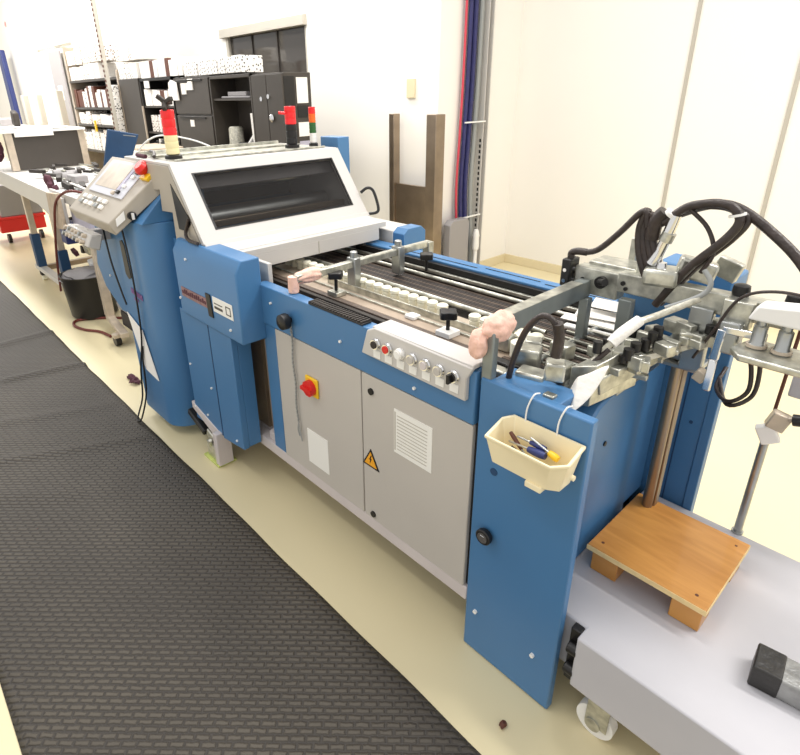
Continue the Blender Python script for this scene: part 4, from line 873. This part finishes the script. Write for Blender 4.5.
def boxes(x0, x1, z, hs, label, group, mats=('paper', 'printed', 'printed2'), y=3.015, d=.25, name='file_box', w=(.05, .12), tilt=.0, cat='box', seed=1, mesh=None):
    rnd = random.Random(seed); x = x0; n = 0
    while x < x1 - w[0]:
        ww = rnd.uniform(*w); h = rnd.uniform(*hs)
        o = ob(name, MB().obox((0, 0, h / 2), (ww - .006, d, h)), rnd.choice(mats), None, .003)
        o.location = (x + ww / 2, y + d / 2 + rnd.uniform(0, .02), z + .001); o.rotation_euler = (0, rnd.uniform(-tilt, tilt), 0)
        tag(o, label, cat, group); x += ww; n += 1
boxes(-7.50, -6.72, 1.66, (.16, .19), 'white binder standing on the upper shelf of the dark open shelf unit', 'binders on the upper open shelf', ('paper', 'paper', 'brown'), w=(.06, .13), seed=2, name='binder', cat='binder')
boxes(-7.45, -6.80, 1.36, (.17, .21), 'white binder standing on the middle shelf of the dark open shelf unit', 'binders on the middle open shelf', ('paper', 'printed2'), w=(.04, .09), seed=3, name='binder', cat='binder')
boxes(-7.45, -6.75, 1.08, (.15, .2), 'white and dark binder standing on the lower shelf of the dark open shelf unit', 'binders on the lower open shelf', ('paper', 'black', 'tan'), w=(.04, .08), seed=4, name='binder', cat='binder')
boxes(-7.55, -6.35, 1.97, (.16, .19), 'white file box standing on top of the open shelf and drawer cabinets', 'file boxes on the left cabinet tops', ('paper', 'white', 'paper', 'brown'), w=(.08, .16), seed=5)
boxes(-6.35, -5.05, 1.955, (.13, .15), 'white carton with black print on top of the cabinet row', 'printed cartons on the cabinet tops', ('printed',), w=(.13, .2), seed=6, name='carton', cat='carton')
boxes(-8.24, -7.55, 1.98, (.17, .2), 'white printed box in the lower row above the plain dark cabinet', 'lower row boxes on the plain cabinet', ('paper', 'printed2', 'printed'), w=(.1, .18), seed=7)
boxes(-8.24, -7.35, 2.19, (.14, .19), 'white printed box in the upper row above the plain dark cabinet', 'upper row boxes on the plain cabinet', ('printed2', 'paper', 'paper'), w=(.1, .2), seed=8)
tag(ob('hanging_paper', MB().prism([(-6.68, 1.72), (-6.45, 1.72), (-6.47, 1.90), (-6.60, 1.93), (-6.66, 1.9)], 'y', 2.97, 2.985), 'paper'), 'large white sheet pinned to the corner of the drawer cabinet', 'paper')
for x, z in ((-6.33, 1.83), (-6.16, 1.87)): tag(ob('sticky_note', MB().box(x - .05, x + .05, 2.985, 2.998, z - .05, z + .06), 'paper'), 'white note taped high on the drawer cabinet', 'note', 'white notes on the top drawer')
tag(ob('sticky_note', MB().box(-7.38, -7.25, 2.985, 2.998, 1.86, 1.94), 'paper'), 'white note taped over the top edge of the open shelf unit', 'note')
# contents of the open cabinet
tag(ob('laptop', MB().box(-5.6, -5.05, 3.04, 3.26, 1.731, 1.75).box(-5.5, -5.15, 3.06, 3.24, 1.75, 1.79), 'doorgrey', None, .006), 'grey flat device lying on the upper shelf of the open cabinet', 'device')
tag(ob('glass_jar', MB().lathe([(.07, 1.251), (.08, 1.26), (.075, 1.44), (.06, 1.46)], (-5.57, 3.15, 0)), 'clear'), 'cloudy container in the lower left of the open cabinet', 'container')
tag(ob('white_ruler', MB().obox((-5.08, 3.08, 1.425), (.075, .02, .34), (0, -.06, 0)), 'paper', None, .004), 'upright white strip leaning at the right of the open cabinet', 'ruler')
tag(ob('paper_roll', MB().cyl((-5.28, 3.1, 1.27), (-5.2, 3.2, 1.45), .018), 'paper'), 'leaning white paper roll in the open cabinet', 'roll')
tag(ob('black_box', MB().box(-5.45, -5.3, 3.1, 3.25, 1.251, 1.31), 'black', None, .006), 'low black box in front of the paper roll in the open cabinet', 'box')
# binder rack
rk = thing('binder_rack', (-9.2, 3.2, 0), 'white rack packed with printed boxes and binders in front of the far wall', 'rack')
for z in (2.02, 1.64, 1.40, 1.02): ob('shelf', MB().box(-10.35, -8.30, 3.0, 3.42, z - .03, z), 'cab', rk)
ob('rack_upright', MB().box(-10.38, -10.33, 3.0, 3.42, 0, 2.5), 'guide', rk); ob('rack_upright', MB().box(-8.30, -8.26, 3.0, 3.42, 0, 2.1), 'guide', rk)
ob('rack_back', MB().box(-10.35, -8.30, 3.42, 3.44, .2, 2.1), 'dark', rk)
boxes(-10.3, -8.9, 2.02, (.17, .21), 'white printed box on the rack top, lower row', 'rack top lower row boxes', ('printed2', 'paper', 'printed2'), w=(.12, .22), seed=9)
boxes(-10.3, -8.6, 2.235, (.17, .22), 'white printed box on the rack top, upper row', 'rack top upper row boxes', ('printed2', 'printed2', 'paper'), w=(.12, .22), seed=10)
boxes(-10.3, -8.35, 1.64, (.18, .30), 'white printed binder on the second rack shelf', 'binders on the second rack shelf', ('printed', 'paper', 'brown'), w=(.08, .16), seed=12, name='binder', cat='binder')
boxes(-10.3, -8.35, 1.40, (.12, .19), 'brown and white box on the narrow third rack shelf', 'boxes on the third rack shelf', ('printed2', 'paper'), w=(.08, .2), seed=13)
boxes(-10.3, -8.35, 1.02, (.22, .32), 'white printed box on the lowest visible rack shelf', 'boxes on the lowest rack shelf', ('printed', 'paper', 'printed2'), w=(.1, .2), seed=14)
# perforated upright
pp_ = MB().box(-7.93, -7.86, 2.72, 2.76, 0, 4.2); po = tag(ob('perforated_post', pp_, 'seam', None, .003), 'tall perforated white metal post rising in front of the binder rack', 'post')
hl = MB()
for i in range(58): hl.box(-7.908, -7.882, 2.712, 2.72, .9 + i * .055, .93 + i * .055)
ob('slots', hl, 'brown', po); hl2 = MB()
# extra column stacks of printed cartons on the right of the rack
for i in range(6):
    o = ob('carton', MB().box(-8.42, -8.27, 2.90, 2.99, 1.03 + i * .15, 1.17 + i * .15), 'printed', None, .003)
    tag(o, 'white carton with black print stacked against the right end of the rack', 'carton', 'carton stack at the rack end')
tag(ob('rack_plinth', MB().box(-8.45, -8.25, 2.88, 2.995, 0, 1.029), 'cab', None, .003), 'dark plinth carrying the printed carton stack at the rack end', 'plinth')
ob('yellow_tape', MB().box(-9.50, -9.45, 2.98, 3.0, 1.30, 1.46), 'yellow', rk)
# far left things
tag(ob('blue_curtain', MB().prism([(-16.1, 1.0), (-15.7, 1.0), (-15.75, 2.8), (-16.05, 2.8)], 'y', 3.25, 3.35), 'navy', None, .02), 'tall narrow blue panel at far left edge', 'panel')
for x in (-13.2, -12.2, -10.9): tag(ob('guard_post', MB().box(x - .09, x + .09, 2.9, 3.0, 0, 1.85 if x < -12 else 1.9), 'seam', None, .01), 'pale square guard post standing before the far door', 'post', 'posts before the far door')
bs = thing('far_desk', (-12, 2.6, 0), 'far white bench behind the pale desk', 'bench')
ob('bench_top', MB().box(-13.6, -10.0, 2.3, 2.8, 1.28, 1.33), 'white', bs, .003)
ob('bench_leg', MB().box(-13.5, -13.4, 2.3, 2.8, 0, 1.28), 'white', bs); ob('bench_leg', MB().box(-10.2, -10.1, 2.3, 2.8, 0, 1.28), 'white', bs)
tag(ob('desk_machine', MB().box(-13.5, -12.8, 2.35, 2.7, 1.33, 1.46), 'doorgrey', None, .02), 'grey desk device on the far white bench', 'device')
tag(ob('desk_chair_back', MB().obox((-12.2, 2.5, 1.46), (.2, .1, .26), (0, .3, 0)), 'dark', None, .03), 'black seat back leaning on the far white bench', 'chair')
t_ = textmesh('41', .16); rs = tag(ob('wall_number', t_, 'red'), 'small red number on the white wall at the top left', 'sign'); rs.matrix_world = Matrix.Translation((-15.75, 3.492, 3.3)) @ Matrix.Rotation(PI / 2, 4, 'X')

# pillar equipment
sg = thing('steel_guard', (-3.7, 3.9, 0), 'brushed steel goalpost shaped guard in front of the white pillar', 'guard')
ob('post', MB().box(-3.995, -3.93, 3.85, 3.93, 0, 1.57), 'bronze', sg, .004)
ob('post', MB().box(-3.51, -3.40, 3.83, 3.95, 0, 1.57), 'bronze', sg, .004)
ob('cross_plate', MB().box(-3.93, -3.51, 3.87, 3.90, .45, .955), 'bronze', sg, .002)
tag(ob('wall_switch_plate', MB().box(-3.90, -3.80, 3.98, 4.0, 1.70, 1.86), 'skirt', None, .004), 'cream switch plate on the white pillar above the steel guard', 'switch')
cbx = [('blue', .018, 4.33), ('blue', .018, 4.37), ('blue', .02, 4.41), ('blue', .016, 4.35)]
for i, (y, r, m_) in enumerate(((4.28, .011, 'pinkcable'), (4.315, .018, 'purpleblue'), (4.345, .02, 'purpleblue'), (4.38, .02, 'purpleblue'), (4.42, .016, 'purpleblue'), (4.46, .02, 'greycable'), (4.50, .018, 'greycable'))):
    dx = .02 * (i % 2)
    lab = {'pinkcable': 'pink red cable at the left of the bundle on the pillar side', 'purpleblue': 'dark blue cable of the bundle running down the pillar side', 'greycable': 'grey cable running down the pillar side right of the blue ones'}[m_]
    tag(ob('wall_cable', MB().tube([(-3.49 + dx, y, 4.35), (-3.49 + dx, y, 2.2), (-3.49 + dx, y - .02, 1.4), (-3.48 + dx, y - .05, .9), (-3.47 + dx, y - .02, .35), (-3.47 + dx, y, .05)], r, 8), m_), lab, 'cable', None if m_ == 'pinkcable' else m_ + ' wall cables')
ct = thing('cable_tray', (-3.5, 4.57, 0), 'perforated grey cable tray fixed upright beside the cable bundle', 'cable tray')
ob('tray_wall', MB().box(-3.53, -3.44, 4.535, 4.545, 0, 4.35).box(-3.53, -3.44, 4.60, 4.61, 0, 4.35).box(-3.53, -3.52, 4.545, 4.60, 0, 4.35), 'hood', ct)
pf = MB()
for i in range(24): pf.box(-3.475, -3.455, 4.5335, 4.535, .15 + i * .05, .18 + i * .05)
ob('tray_slots', pf, 'black', ct)
for z in (1.48, .62): ob('tray_strap', MB().box(-3.44, -3.425, 4.26, 4.55, z, z + .012), 'white', ct)
tag(ob('junction_box', MB().prism([(3.94 + .08, .05), (4.30, .05), (4.30, .60), (4.27, .64), (4.06, .64), (4.02, .60)], 'x', -3.44, -3.36), 'doorgrey', None, .006), 'grey junction box low against pillar right of the steel guard', 'box')
tag(ob('cable_plug', MB().lathe([(.03, .3), (.035, .34), (.03, .42), (.035, .44), (.02, .5)], (-3.38, 4.44, 0)).cyl((-3.38, 4.44, 0), (-3.38, 4.44, .3), .02), 'white'), 'white cable plug hanging in front of the tray foot', 'plug')
tag(ob('red_bottle', MB().lathe([(.03, .0), (.032, .35), (.028, .42), (.012, .46), (.010, .5)], (-3.42, 3.78, 0)), 'red'), 'slim red bottle standing at the foot of the steel guard', 'bottle')

# ------------------------------------------------------------------ light
W_ = bpy.data.worlds.new('world'); S.world = W_; W_.use_nodes = True
bg = W_.node_tree.nodes['Background']; bg.inputs['Color'].default_value = (1.0, 0.99, 0.975, 1); bg.inputs['Strength'].default_value = 0.85
def area(x, y, z, sx, sy, p, rot=0):
    l = bpy.data.lights.new('ceiling_lamp', 'AREA'); l.shape = 'RECTANGLE'; l.size = sx; l.size_y = sy; l.energy = p; l.color = (1, .975, .94)
    o = bpy.data.objects.new('ceiling_lamp', l); COL.objects.link(o); o.location = (x, y, z); o.rotation_euler = (0, 0, rot)
area(-5.2, 3.3, 4.1, 3.0, .35, 90)
area(-2.0, 1.9, 4.1, 3.0, .3, 75)
area(-2.2, -0.6, 4.1, 3.0, .35, 30)
area(-7.2, 1.6, 4.1, 3.0, .35, 95)
area(-12.5, 1.8, 4.1, 4.0, .5, 330)
area(1.4, 3.0, 4.1, 2.0, .35, 100)
S.view_settings.view_transform = 'Standard'; S.view_settings.look = 'None'; S.view_settings.gamma = 1; S.view_settings.use_curve_mapping = False
S.view_settings.exposure = 0.12
